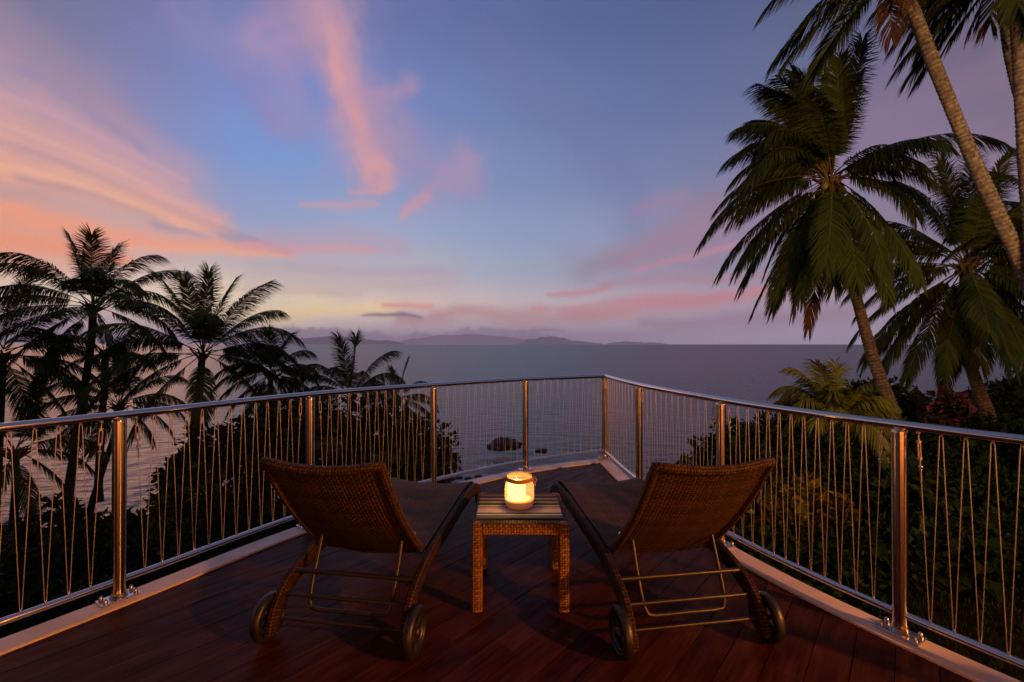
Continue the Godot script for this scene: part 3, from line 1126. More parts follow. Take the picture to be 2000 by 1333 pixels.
func make_balustrade() -> void:
	var g := thing("balustrade", "stainless steel balustrade with zigzag wire rope infill round the deck", "balustrade", Vector3(1.121, 0, -5.506))
	var o := g.position
	for path in [rail_left, rail_right]:
		var fine := smooth_path(path, 10)
		var hr := []
		for p in fine:
			hr.append(p - o + Vector3.UP * 1.011)
		var st := begin()
		tube(st, hr, 0.0215, 20)
		put("handrail", done(st), M.steel, g)
		for i in path.size() - 1:
			var left: bool = path == rail_left
			if left and i < 2 or not left and i > 5:
				continue
			# this bay
			var bay := []
			for k in 11:
				bay.append(fine[mini(i * 10 + k, fine.size() - 1)] - o)
			var s2 := begin()
			var low := []
			for p in bay:
				low.append(p + Vector3.UP * 0.11)
			tube(s2, low, 0.017, 14)
			put("bottom_rail", done(s2), M.steel, g)
			var where := func(u: float) -> Vector3:
				var f := clampf(u, 0, 1) * 10.0
				var k := mini(int(f), 9)
				return bay[k].lerp(bay[k + 1], f - k)
			var hi_y := Vector3.UP * 0.981
			var lo_y := Vector3.UP * 0.138
			var n := 11
			var u0 := 0.065
			var u1 := 0.935
			var step := (u1 - u0) / (n + 1)
			var tops := []
			var lows := []
			for k in n:
				tops.append(where.call(u0 + step * (k + 1)) + hi_y)
			for k in n + 1:
				lows.append(where.call(u0 + step * (k + 0.5)) + lo_y)
			var ends := []
			for e in 2:
				var s3 := begin()
				ends.append(turnbuckle(s3, where.call(u0 if e == 0 else u1) + Vector3.UP * 0.99, lows[0] if e == 0 else lows[n]))
				put("turnbuckle", done(s3), M.steel_fine, g)
			var s4 := begin()
			var s5 := begin()
			var along: Vector3 = (where.call(1.0) - where.call(0.0)).normalized()
			var gap := along * 0.0055
			for k in n + 1:
				var from: Vector3 = ends[0] if k == 0 else tops[k - 1] + gap
				var to: Vector3 = ends[1] if k == n else tops[k] - gap
				tube(s4, [from, lows[k] - gap * 0.7], 0.002, 5, false)
				tube(s4, [lows[k] + gap * 0.7, to], 0.002, 5, false)
				tube(s4, [lows[k] - gap * 0.7, lows[k] + Vector3.DOWN * 0.004, lows[k] + gap * 0.7], 0.002, 5, false)
				ball(s5, lows[k] + Vector3.DOWN * 0.007, 0.0058, 6)
				if k < n:
					tube(s4, [tops[k] - gap, tops[k] + Vector3.UP * 0.005, tops[k] + gap], 0.002, 5, false)
					ball(s5, tops[k] + Vector3.UP * 0.004, 0.0062, 6)
			put("wire_rope", done(s4), M.steel_dull, g)
			stuff(put("rope_eyelets", done(s5), M.steel_fine, g))
		for i in path.size():
			if path == rail_right and i == 0:
				continue
			var p: Vector3 = path[i] - o
			if path == rail_left and i < 2 or path == rail_right and i > 6:
				continue
			var t: Vector3 = (path[mini(i + 1, path.size() - 1)] - path[maxi(i - 1, 0)]).normalized()
			if path == rail_left and i == path.size() - 1:
				t = (t + (rail_right[1] - rail_right[0]).normalized()).normalized()
			var s6 := begin()
			lathe(s6, Vector3.ZERO, [Vector2(0.0, 0.02), Vector2(0.042, 0.022), Vector2(0.0335, 0.055), Vector2(0.0315, 0.07), Vector2(0.0315, 0.078), Vector2(0.0315, 0.975), Vector2(0.0315, 0.99), Vector2(0.0, 0.995)], 28)
			var post := put("post", done(s6), M.steel_post, g)
			post.position = p
			post.rotation.y = atan2(t.x, t.z)
			var plate := put("base_plate", box_mesh(Vector3(0.1, 0.011, 0.17), 0.002), M.steel, post)
			plate.position = Vector3(0, 0.0185, 0)
			for bx in [-0.03, 0.03]:
				for bz in [-0.066, 0.066]:
					var s7 := begin()
					lathe(s7, Vector3.ZERO, [Vector2(0.0105, 0), Vector2(0.0105, 0.01), Vector2(0.008, 0.018), Vector2(0.004, 0.022), Vector2(0, 0.023)], 10)
					var bolt := put("bolt", done(s7), M.steel_fine, post)
					bolt.position = Vector3(bx, 0.0245, bz)
	var s8 := begin()
	ball(s8, Vector3(0, 1.011, 0), 0.0225, 18)
	put("corner_joint", done(s8), M.steel, g)

# ------------------------------------------------------------------ furniture
# local axes: x to the right, y up, -z forwards
func pt(u: float, v: float, h: float) -> Vector3:
	return Vector3(u, h, -v)

# a woven panel: rows of points across, with thickness
func panel(st: SurfaceTool, rows: Array, thick: float) -> void:
	st.set_smooth_group(0)
	var nr := rows.size()
	var nc: int = rows[0].size()
	var nm := []
	var vs := [0.0]
	for i in nr:
		var out := []
		for j in nc:
			var du: Vector3 = rows[i][mini(j + 1, nc - 1)] - rows[i][maxi(j - 1, 0)]
			var dv: Vector3 = rows[mini(i + 1, nr - 1)][j] - rows[maxi(i - 1, 0)][j]
			out.append(du.cross(dv).normalized() * thick * 0.5)
		nm.append(out)
		if i > 0:
			vs.append(vs[i - 1] + rows[i][nc / 2].distance_to(rows[i - 1][nc / 2]))
	for s in [1.0, -1.0]:
		st.set_smooth_group(1 if s > 0 else 2)
		for i in nr - 1:
			for j in nc - 1:
				var a: Vector3 = rows[i][j] + nm[i][j] * s
				var b: Vector3 = rows[i + 1][j] + nm[i + 1][j] * s
				var c: Vector3 = rows[i + 1][j + 1] + nm[i + 1][j + 1] * s
				var d: Vector3 = rows[i][j + 1] + nm[i][j + 1] * s
				var ua := Vector2(rows[i][j].x, vs[i])
				var ub := Vector2(rows[i + 1][j].x, vs[i + 1])
				var uc := Vector2(rows[i + 1][j + 1].x, vs[i + 1])
				var ud := Vector2(rows[i][j + 1].x, vs[i])
				if s > 0:
					quad(st, a, b, c, d, ua, ub, uc, ud)
				else:
					quad(st, d, c, b, a, ud, uc, ub, ua)

# a rail of rectangular section with softened corners, along a path in a plane of constant u
func side_rail(st: SurfaceTool, path: Array, w: float, h: float) -> void:
	st.set_smooth_group(0)
	var sec := []
	for q in [[-1, -0.7], [-0.7, -1], [0.7, -1], [1, -0.7], [1, 0.7], [0.7, 1], [-0.7, 1], [-1, 0.7]]:
		sec.append(Vector2(q[0] * w * 0.5, q[1] * h * 0.5))
	var girth := [0.0]
	for k in 8:
		girth.append(girth[k] + sec[k].distance_to(sec[(k + 1) % 8]))
	var prev := []
	var along := 0.0
	for i in path.size():
		var t: Vector3 = (path[mini(i + 1, path.size() - 1)] - path[maxi(i - 1, 0)]).normalized()
		var up := Vector3.RIGHT.cross(t).normalized() * -1.0
		var ring := []
		for k in 9:
			ring.append(path[i] + Vector3.RIGHT * sec[k % 8].x + up * sec[k % 8].y)
		if i > 0:
			var a0 := along
			along += path[i].distance_to(path[i - 1])
			for k in 8:
				quad(st, prev[k], prev[k + 1], ring[k + 1], ring[k], Vector2(girth[k], a0), Vector2(girth[k + 1], a0), Vector2(girth[k + 1], along), Vector2(girth[k], along))
		prev = ring
	for e in [0, path.size() - 1]:
		var t: Vector3 = (path[mini(e + 1, path.size() - 1)] - path[maxi(e - 1, 0)]).normalized()
		var up := Vector3.RIGHT.cross(t).normalized() * -1.0
		for k in range(1, 7):
			var q := []
			for z in [0, k, k + 1]:
				q.append(path[e] + Vector3.RIGHT * sec[z].x + up * sec[z].y)
			tri(st, q[0], q[1], q[2])

func make_lounger(label: String, where: Vector3, turn: float, group: String) -> Node3D:
	var g := thing("sun_lounger", label, "sun lounger", where, turn, group)
	var top_u := 0.282
	# backrest
	var rows := []
	for i in 13:
		var t := i / 12.0
		var v := lerpf(0.325, -0.15, t) - 0.03 * sin(t * PI)
		var h := lerpf(0.325, 0.886, t) - 0.012 * sin(t * PI)
		var row := []
		for j in 13:
			var u := (j / 12.0 * 2.0 - 1.0)
			var sag := 0.036 * (1.0 - u * u) * (0.5 + 0.5 * t)
			row.append(pt(u * (top_u - 0.012), v - sag * 0.77, h - sag * 0.63))
		rows.append(row)
	var st := begin()
	panel(st, rows, 0.012)
	var back := put("backrest", done(st), M.wicker, g)
	st = begin()
	var rim := []
	for i in 13:
		rim.append(rows[i][0])
	for j in range(1, 13):
		rim.append(rows[12][j])
	for i in range(11, -1, -1):
		rim.append(rows[i][12])
	tube(st, rim, 0.021, 10)
	put("rim", done(st), M.wicker, back)
	# seat
	rows = []
	var prof := smooth_path([Vector2(0.30, 0.335), Vector2(0.5, 0.352), Vector2(0.8, 0.376), Vector2(1.05, 0.396), Vector2(1.24, 0.397), Vector2(1.34, 0.366), Vector2(1.40, 0.30)], 4)
	for q in prof:
		var row := []
		for j in 13:
			var u := (j / 12.0 * 2.0 - 1.0)
			row.append(pt(u * 0.3, q.x, q.y - 0.028 * (1.0 - u * u)))
		rows.append(row)
	st = begin()
	panel(st, rows, 0.014)
	put("seat", done(st), M.wicker, g)
	var rail := smooth_path([Vector2(-0.035, 0.05), Vector2(-0.012, 0.115), Vector2(0.025, 0.175), Vector2(0.1, 0.232), Vector2(0.24, 0.28), Vector2(0.42, 0.312), Vector2(0.7, 0.335), Vector2(1.0, 0.354), Vector2(1.22, 0.354), Vector2(1.345, 0.32), Vector2(1.42, 0.23), Vector2(1.455, 0.11), Vector2(1.465, 0.0)], 5)
	for s in [-1.0, 1.0]:
		var path := []
		for q in rail:
			path.append(pt(s * 0.322, q.x, q.y))
		st = begin()
		side_rail(st, path, 0.038, 0.076)
		put("side_rail", done(st), M.wicker_dark, g)
	# support bracket and bars
	st = begin()
	var us := []
	for q in [[0.215, 0.215, 0.44], [0.215, 0.165, 0.32], [0.212, 0.11, 0.2], [0.2, 0.084, 0.138], [0.165, 0.076, 0.119], [0, 0.076, 0.119]]:
		us.append(pt(q[0], q[1], q[2]))
	us = smooth_path(us, 5)
	var full := us.duplicate()
	for i in range(us.size() - 2, -1, -1):
		full.append(Vector3(-us[i].x, us[i].y, us[i].z))
	tube(st, full, 0.0095, 8)
	put("support_bracket", done(st), M.bar, g)
	for s in [-1.0, 1.0]:
		st = begin()
		tube(st, [pt(s * 0.2, 0.215, 0.44), pt(s * 0.278, 0.222, 0.452)], 0.008, 8)
		ball(st, pt(s * 0.272, 0.215, 0.45), 0.013, 8)
		put("hinge_pin", done(st), M.steel_fine, g)
	for q in [[0.045, 0.198, 0.009], [0.125, 0.274, 0.011]]:
		st = begin()
		tube(st, [pt(-0.31, q[0], q[1]), pt(0.31, q[0], q[1])], q[2], 8)
		put("crossbar", done(st), M.bar, g)
	st = begin()
	tube(st, [pt(-0.37, 0.0, 0.108), pt(0.37, 0.0, 0.108)], 0.0075, 8)
	put("axle", done(st), M.bar, g)
	for s in [-1.0, 1.0]:
		var w := Node3D.new()
		w.name = "wheel" if s < 0 else "wheel_001"
		g.add_child(w, true)
		w.position = pt(s * 0.362, 0.0, 0.108)
		w.rotation.z = PI / 2
		st = begin()
		lathe(st, Vector3.ZERO, [Vector2(0.078, -0.019), Vector2(0.09, -0.0235), Vector2(0.101, -0.02), Vector2(0.107, -0.012), Vector2(0.108, 0), Vector2(0.107, 0.012), Vector2(0.101, 0.02), Vector2(0.09, 0.0235), Vector2(0.078, 0.019), Vector2(0.078, -0.019)], 36)
		put("tyre", done(st), M.rubber, w)
		st = begin()
		lathe(st, Vector3.ZERO, [Vector2(0.066, -0.015), Vector2(0.079, -0.0175), Vector2(0.079, 0.0175), Vector2(0.066, 0.015), Vector2(0.066, -0.015)], 32)
		lathe(st, Vector3.ZERO, [Vector2(0, -0.024), Vector2(0.018, -0.023), Vector2(0.022, -0.015), Vector2(0.022, 0.015), Vector2(0.018, 0.023), Vector2(0, 0.024)], 16)
		for k in 6:
			var a := TAU * k / 6.0
			box(st, Vector3(cos(a), 0, sin(a)) * 0.044, Vector3(0.05, 0.014, 0.02), 0.003, Basis(Vector3.UP, -a))
		put("wheel_hub", done(st), M.plastic, w)
	return g

func make_table() -> void:
	var g := thing("side_table", "small square brown wicker side table between the two loungers", "side table", Vector3(0.0445, 0, -2.62))
	var h := 0.254
	var leg := 0.055
	var st := begin()
	box(st, Vector3(0, 0.4525, 0), Vector3(h * 2 - 0.012, 0.021, h * 2 - 0.012), 0.004)
	put("tabletop", done(st), M.wicker, g)
	for k in 4:
		var a := k * PI / 2
		st = begin()
		box(st, Vector3(0, 0.433, h - 0.022), Vector3(h * 2 - leg * 2, 0.056, 0.044), 0.006)
		var ap := put("apron", done(st), M.wicker_coarse, g)
		ap.rotation.y = a
	for sx in [-1.0, 1.0]:
		for sz in [-1.0, 1.0]:
			st = begin()
			box(st, Vector3.ZERO, Vector3(leg, 0.464, leg), 0.009)
			var l := put("leg", done(st), M.wicker_coarse, g)
			l.position = Vector3(sx * (h - leg / 2), 0.232, sz * (h - leg / 2))
	# placemat
	st = begin()
	st.set_smooth_group(-1)
	var w := 0.232
	var d := 0.19
	var top := 0.006
	quad(st, Vector3(-w, top, d), Vector3(-w, top, -d), Vector3(w, top, -d), Vector3(w, top, d), Vector2(0, 1), Vector2(0, 0), Vector2(1, 0), Vector2(1, 1))
	quad(st, Vector3(-w, 0, d), Vector3(-w, top, d), Vector3(w, top, d), Vector3(w, 0, d), Vector2(0, 0.99), Vector2(0, 0.99), Vector2(1, 0.99), Vector2(1, 0.99))
	quad(st, Vector3(w, 0, -d), Vector3(w, top, -d), Vector3(-w, top, -d), Vector3(-w, 0, -d), Vector2(0, 0), Vector2(0, 0), Vector2(1, 0), Vector2(1, 0))
	quad(st, Vector3(-w, 0, -d), Vector3(-w, top, -d), Vector3(-w, top, d), Vector3(-w, 0, d), Vector2(0, 0), Vector2(0, 0), Vector2(0, 1), Vector2(0, 1))
	quad(st, Vector3(w, 0, d), Vector3(w, top, d), Vector3(w, top, -d), Vector3(w, 0, -d), Vector2(1, 1), Vector2(1, 1), Vector2(1, 0), Vector2(1, 0))
	var m := put("placemat", done(st), M.cloth)
	m.position = Vector3(0.04, 0.466, -2.625)
	tag(m, "striped cloth placemat in teal, cream and dark bands on the side table", "placemat")

func make_jar() -> void:
	var c := Vector3(0.0425, 0.4735, -2.605)
	var jar := thing("glass_jar", "clear glass jar with twine round its neck on the striped placemat", "jar", c)
	var st := begin()
	lathe(st, Vector3.ZERO, [Vector2(0.0, 0.0), Vector2(0.07, 0.0), Vector2(0.079, 0.006), Vector2(0.083, 0.022), Vector2(0.084, 0.06), Vector2(0.0835, 0.1), Vector2(0.081, 0.125), Vector2(0.075, 0.141), Vector2(0.0695, 0.148), Vector2(0.0685, 0.166), Vector2(0.071, 0.17), Vector2(0.071, 0.175), Vector2(0.068, 0.177), Vector2(0.066, 0.174)], 40)
	put("jar_wall", done(st), M.glass, jar)
	st = begin()
	for k in 4:
		var ring := []
		for i in 33:
			var a := TAU * i / 32.0
			ring.append(Vector3(cos(a), 0, sin(a)) * (0.0745 + 0.001 * sin(a * 5 + k)) + Vector3.UP * (0.150 + 0.0052 * k + 0.001 * sin(a * 3.0 + k * 2)))
		tube(st, ring, 0.0036, 6, false)
	put("twine", done(st), M.twine, jar)
	st = begin()
	ball(st, Vector3(0.07, 0.156, 0.03), 0.011, 8)
	tube(st, smooth_path([Vector3(0.07, 0.156, 0.03), Vector3(0.094, 0.168, 0.034), Vector3(0.09, 0.15, 0.04), Vector3(0.075, 0.152, 0.034)], 5), 0.003, 6)
	tube(st, smooth_path([Vector3(0.072, 0.156, 0.03), Vector3(0.088, 0.145, 0.034), Vector3(0.088, 0.125, 0.036)], 5), 0.0028, 6)
	tube(st, smooth_path([Vector3(0.07, 0.158, 0.03), Vector3(0.085, 0.175, 0.02), Vector3(0.09, 0.172, 0.03)], 5), 0.0028, 6)
	tube(st, smooth_path([Vector3(-0.076, 0.158, 0.0), Vector3(-0.09, 0.168, 0.01), Vector3(-0.084, 0.15, 0.02)], 5), 0.0025, 6)
	put("knot", done(st), M.twine, jar)
	# sand
	st = begin()
	lathe(st, Vector3.ZERO, [Vector2(0.0, 0.003), Vector2(0.069, 0.003), Vector2(0.077, 0.008), Vector2(0.0805, 0.023), Vector2(0.081, 0.044), Vector2(0.06, 0.047), Vector2(0.03, 0.045), Vector2(0.0, 0.046)], 32)
	var sand := put("sand", done(st), M.sand)
	sand.position = c
	stuff(tag(sand, "pale sand filling the bottom of the candle jar", "sand"))
	# candle
	var can := thing("candle", "lit cream pillar candle glowing in the glass jar", "candle", c + Vector3(-0.016, 0.045, 0))
	st = begin()
	lathe(st, Vector3.ZERO, [Vector2(0.0, 0.0), Vector2(0.05, 0.0), Vector2(0.05, 0.088), Vector2(0.047, 0.094), Vector2(0.038, 0.09), Vector2(0.02, 0.078), Vector2(0.0, 0.074)], 28)
	put("wax_candle", done(st), M.wax, can)
	st = begin()
	tube(st, [Vector3(0, 0.07, 0), Vector3(0.002, 0.084, 0)], 0.0012, 5)
	put("wick", done(st), M.wick, can)
	st = begin()
	lathe(st, Vector3(0, 0.08, 0), [Vector2(0, 0), Vector2(0.004, 0.003), Vector2(0.0062, 0.01), Vector2(0.0052, 0.02), Vector2(0.0024, 0.03), Vector2(0.0, 0.037)], 12)
	put("flame", done(st), M.flame, can)
	var l := OmniLight3D.new()
	l.name = "candle_light"
	l.light_color = Color8(255, 166, 84)
	l.light_energy = 0.05
	l.light_size = 0.03
	l.omni_range = 12
	l.omni_attenuation = 2
	l.shadow_enabled = true
	can.add_child(l)
	l.position = Vector3(0, 0.05, 0)

func make_house() -> void:
	# the lit front of the house behind the deck
	var g := thing("house", "cream rendered house front with lit glass doors facing the deck", "house", Vector3(2, 0, 2.7))
	var wall := func(x0: float, x1: float, y0: float, y1: float) -> void:
		var w := put("wall", box_mesh(Vector3(x1 - x0, y1 - y0, 0.24), 0.004), M.render_wall, g)
		w.position = Vector3((x0 + x1) / 2 - 2.0, (y0 + y1) / 2, 0)
	wall.call(-5.5, -1.2, -3.2, 2.3)
	wall.call(3.6, 10.0, -3.2, 2.3)
	wall.call(-1.2, 3.6, -3.2, -0.03)
	wall.call(-5.5, 10.0, 2.303, 4.0)
	var roof := put("roof", box_mesh(Vector3(16.6, 0.2, 4.6), 0.02), M.frame, g)
	roof.position = Vector3(0.25, 4.12, 1.5)
	var ver := put("verandah_roof", box_mesh(Vector3(10.7, 0.16, 3.4), 0.02), M.frame, g)
	ver.position = Vector3(-2.15, 2.98, -1.83)
	var glow := mat(lin(0.7, 0.6, 0.45), 0.8)
	glow.emission_enabled = true
	glow.emission = Color8(255, 140, 52)
	glow.emission_energy_multiplier = 2.3
	for k in 4:
		var door := Node3D.new()
		door.name = "sliding_door" if k == 0 else "sliding_door_%03d" % k
		g.add_child(door, true)
		door.position = Vector3(-1.2 + 0.6 + k * 1.2 - 2.0, 1.135, 0.02 - 0.05 * (k % 2))
		for e in [-1.0, 1.0]:
			var fr := put("frame", box_mesh(Vector3(0.06, 2.32, 0.04), 0.003), M.frame, door)
			fr.position.x = e * 0.568
			var fr2 := put("frame", box_mesh(Vector3(1.07, 0.06, 0.038), 0.003), M.frame, door)
			fr2.position.y = e * 1.128
		var pane := put("window_curtain", box_mesh(Vector3(1.07, 2.19, 0.01), 0.001), glow, door)
		pane.position.z = 0.01
	var a := AreaLight3D.new()
	a.name = "door_light"
	a.area_size = Vector2(4.6, 2.1)
	a.light_color = Color8(255, 140, 52)
	a.light_energy = 1.5
	a.area_range = 40
	a.shadow_enabled = true
	g.add_child(a)
	a.position = Vector3(-0.8, 1.13, -0.2)
	# flood lamp under the eave
	var lan := thing("wall_lantern", "round glowing wall lantern high on the house front", "lantern", Vector3(6.9, 3.25, 2.5))
	var st := begin()
	lathe(st, Vector3(0, 0.02, 0), [Vector2(0, -0.13), Vector2(0.1, -0.1), Vector2(0.13, 0), Vector2(0.1, 0.1), Vector2(0, 0.13)], 18)
	var em := mat(lin(0.9, 0.8, 0.6), 0.5)
	em.emission_enabled = true
	em.emission = Color8(255, 190, 110)
	em.emission_energy_multiplier = 6.0
	put("lamp_globe", done(st), em, lan)
	var br := put("bracket", box_mesh(Vector3(0.08, 0.05, 0.12), 0.004), M.frame, lan)
	br.position = Vector3(0, 0.18, 0.03)
	var o := OmniLight3D.new()
	o.name = "lantern_light"
	o.light_color = Color8(255, 152, 66)
	o.light_energy = 84.0
	o.light_size = 0.13
	o.omni_range = 60
	o.omni_attenuation = 2
	o.shadow_enabled = true
	lan.add_child(o)
	var fl := thing("garden_floodlight", "small black floodlight on the house front aimed at the palms", "floodlight", Vector3(9.5, 3.3, 2.46))
	var fbox := put("housing", box_mesh(Vector3(0.3, 0.2, 0.12), 0.01), M.plastic, fl)
	fbox.position = Vector3(0, 0, 0.03)
	var face := put("lamp_glass", box_mesh(Vector3(0.26, 0.16, 0.01), 0.002), em, fl)
	face.position = Vector3(0, 0, -0.036)
	var sp := SpotLight3D.new()
	sp.name = "floodlight_beam"
	sp.light_color = Color8(255, 204, 140)
	sp.light_energy = 115.0
	sp.light_size = 0.08
	sp.spot_range = 80
	sp.spot_angle = 40
	sp.spot_angle_attenuation = 1.0
	sp.spot_attenuation = 2
	sp.shadow_enabled = true
	fl.add_child(sp)
	sp.position = Vector3(0, 0, -0.1)
	sp.look_at_from_position(fl.position + sp.position, Vector3(10.0, 5.0, -13.0))
	o.position = Vector3(0, 0.02, 0)

# ------------------------------------------------------------------ planting
func make_palms() -> void:
	var dark := Color(0.10, 0.075, 0.055)
	# left of the deck
	palm("coconut_palm", "tall dark coconut palm left of the deck with the highest crown on the left", [182, 596, 20], [[176, 680], [155, 820], [135, 950], [120, 1080]],
		[[92, 132, 0.5, 0.1], [78, 130, 0.6, -0.2], [104, 132, 0.6, -0.2], [62, 150, 0.9, 0.2], [124, 175, 1.3, 0.1], [136, 185, 1.1, 0.3], [46, 180, 0.7, -0.1], [32, 160, 1.2, 0.4], [150, 190, 1.2, -0.2], [163, 200, 1.1, 0.2], [178, 190, 1.0, 0.1], [196, 195, 0.8, 0.3], [16, 165, 1.0, -0.3], [4, 160, 1.3, 0.4], [214, 190, 0.9, 0.2], [235, 180, 0.7, 0.5], [-20, 150, 1.0, 0.3], [90, 125, 0.8, 0.8], [110, 125, 0.9, -0.9], [60, 150, 1.2, 0.9], [-70, 120, 0.6, 0.3]],
		{"bark": dark, "r0": 0.2, "r1": 0.13, "wind": Vector3(0.25, 0, 0.1), "group": "coconut palms left of the deck"})
	palm("coconut_palm", "coconut palm just right of the highest left palm with a full round crown", [395, 690, 19], [[388, 770], [375, 860], [370, 1000], [366, 1100]],
		[[88, 158, 0.4, 0.0], [100, 155, 0.5, 0.3], [74, 160, 0.5, -0.2], [112, 165, 0.6, -0.2], [62, 190, 0.6, 0.2], [128, 190, 0.8, 0.3], [48, 180, 0.6, -0.3], [142, 185, 0.9, 0.1], [36, 190, 0.9, 0.3], [156, 190, 1.0, -0.3], [22, 185, 1.0, 0.0], [170, 190, 1.0, 0.4], [8, 190, 0.9, 0.4], [186, 190, 0.9, 0.1], [-8, 180, 0.8, 0.2], [202, 190, 0.9, 0.4], [222, 180, 0.9, 0.2], [-30, 150, 0.8, 0.5], [90, 170, 0.8, 0.9], [80, 160, 0.8, -0.9], [270, 120, 0.3, 0.5]],
		{"bark": dark, "r0": 0.2, "r1": 0.13, "wind": Vector3(0.15, 0, 0.1), "group": "coconut palms left of the deck"})
	palm("coconut_palm", "coconut palm cut off by the left picture edge, fronds drooping below the skyline", [5, 690, 17], [[0, 800], [-10, 1000], [-20, 1200]],
		[[80, 160, 0.8, 0.1], [55, 170, 1.0, 0.2], [35, 170, 1.2, -0.2], [18, 170, 1.3, 0.3], [0, 165, 1.0, 0.1], [-20, 160, 0.9, 0.4], [-45, 150, 0.8, 0.3], [-70, 140, 0.6, 0.4], [110, 150, 1.0, 0.1], [140, 160, 1.0, 0.2], [170, 160, 1.0, 0.3], [200, 150, 0.8, 0.1], [60, 150, 1.2, -0.8], [-10, 150, 0.9, -0.5], [230, 140, 0.6, 0.3]],
		{"bark": dark, "wind": Vector3(0.2, 0, 0.1), "group": "coconut palms left of the deck"})
	palm("coconut_palm", "low coconut palm at the left edge seen through the wire ropes", [28, 880, 16], [[30, 960], [20, 1080]],
		[[75, 140, 0.8, 0.1], [45, 150, 1.1, 0.2], [20, 150, 1.2, 0.0], [-5, 140, 1.0, 0.3], [-40, 120, 0.8, 0.3], [110, 140, 0.9, 0.2], [150, 140, 1.0, 0.1], [180, 140, 1.0, 0.3], [-75, 110, 0.4, 0.2], [220, 120, 0.8, 0.2], [60, 120, 1.0, -0.7], [250, 110, 0.5, 0.3]],
		{"bark": dark, "r0": 0.14, "r1": 0.1, "leaf": 0.85, "group": "coconut palms left of the deck"})
	palm("coconut_palm", "shorter coconut palm with a leaning trunk between the two high left palms", [232, 790, 23], [[222, 850], [200, 920], [180, 980], [165, 1060]],
		[[85, 110, 0.5, 0.1], [68, 115, 0.7, 0.2], [45, 115, 0.9, 0.0], [25, 120, 1.0, 0.3], [8, 115, 1.0, 0.1], [-15, 105, 0.9, 0.3], [105, 110, 0.8, 0.1], [130, 115, 1.0, 0.2], [155, 120, 1.0, 0.0], [172, 120, 1.0, 0.3], [195, 110, 0.9, 0.2], [215, 100, 0.8, 0.4], [-45, 90, 0.7, 0.3], [240, 90, 0.5, 0.3], [75, 100, 0.8, -0.8]],
		{"bark": dark, "r0": 0.16, "r1": 0.11, "group": "coconut palms left of the deck"})
	palm("coconut_palm", "dark coconut palm behind the round crown with only a stub of trunk showing below", [205, 690, 26], [[203, 760], [196, 860], [190, 980]],
		[[100, 80, 0.8, 0.1], [50, 85, 1.0, 0.2], [10, 85, 1.1, 0.0], [150, 80, 1.0, 0.1], [190, 80, 1.0, 0.2], [-50, 70, 0.8, 0.2]],
		{"bark": dark, "r0": 0.2, "r1": 0.16, "group": "coconut palms left of the deck"})
	palm("coconut_palm", "bushy coconut palm standing right of the round crown, topping the dark shrubs", [528, 728, 21], [[528, 800], [525, 900], [520, 1000]],
		[[90, 75, 0.5, 0.1], [70, 85, 0.8, 0.2], [50, 90, 1.0, 0.0], [30, 95, 1.1, 0.3], [12, 95, 1.1, 0.1], [-8, 90, 1.0, 0.3], [110, 85, 0.7, 0.2], [130, 90, 0.9, 0.0], [150, 95, 1.0, 0.3], [168, 100, 1.0, 0.1], [188, 100, 1.0, 0.2], [210, 90, 0.8, 0.3], [-30, 90, 0.8, 0.2], [-60, 80, 0.5, 0.4], [240, 80, 0.6, 0.3], [80, 80, 0.6, -0.7], [100, 80, 0.8, 0.8], [270, 70, 0.2, 0.5], [20, 80, 1.0, -0.7], [160, 80, 1.0, -0.7]],
		{"bark": dark, "leaf": 0.85, "group": "coconut palms left of the deck"})
	palm("coconut_palm", "young coconut palm whose fan of fronds rises over the rail at the shrubs' top", [682, 775, 22], [[682, 830], [684, 920]],
		[[96, 110, 0.5, 0.1], [82, 108, 0.3, 0.0], [118, 130, 1.5, 0.2], [134, 140, 1.9, 0.1], [60, 125, 0.9, 0.1], [48, 125, 1.3, 0.2], [150, 110, 1.3, 0.2], [30, 110, 1.2, 0.3], [12, 90, 1.0, 0.2], [165, 90, 1.0, 0.2], [-10, 90, 0.8, 0.3], [190, 90, 0.8, 0.2], [105, 90, 0.8, -0.7], [70, 90, 0.8, -0.7]],
		{"bark": dark, "leaf": 0.9, "group": "coconut palms left of the deck"})
	palm("coconut_palm", "small coconut palm at the right end of the left planting, behind the posts", [775, 778, 25], [[775, 830], [772, 900]],
		[[75, 75, 0.7, 0.1], [95, 60, 0.5, 0.1], [50, 72, 1.0, 0.2], [20, 80, 1.0, 0.1], [5, 80, 0.7, 0.2], [-15, 80, 0.6, 0.2], [-40, 80, 0.5, 0.3], [125, 70, 1.0, 0.1], [160, 70, 1.0, 0.2], [-65, 70, 0.4, 0.1], [210, 60, 0.7, 0.2]],
		{"bark": dark, "leaf": 0.6, "group": "coconut palms left of the deck"})
	# right of the deck
	var green := Color(0.036, 0.053, 0.012)
	var pale := Color(0.42, 0.37, 0.29)
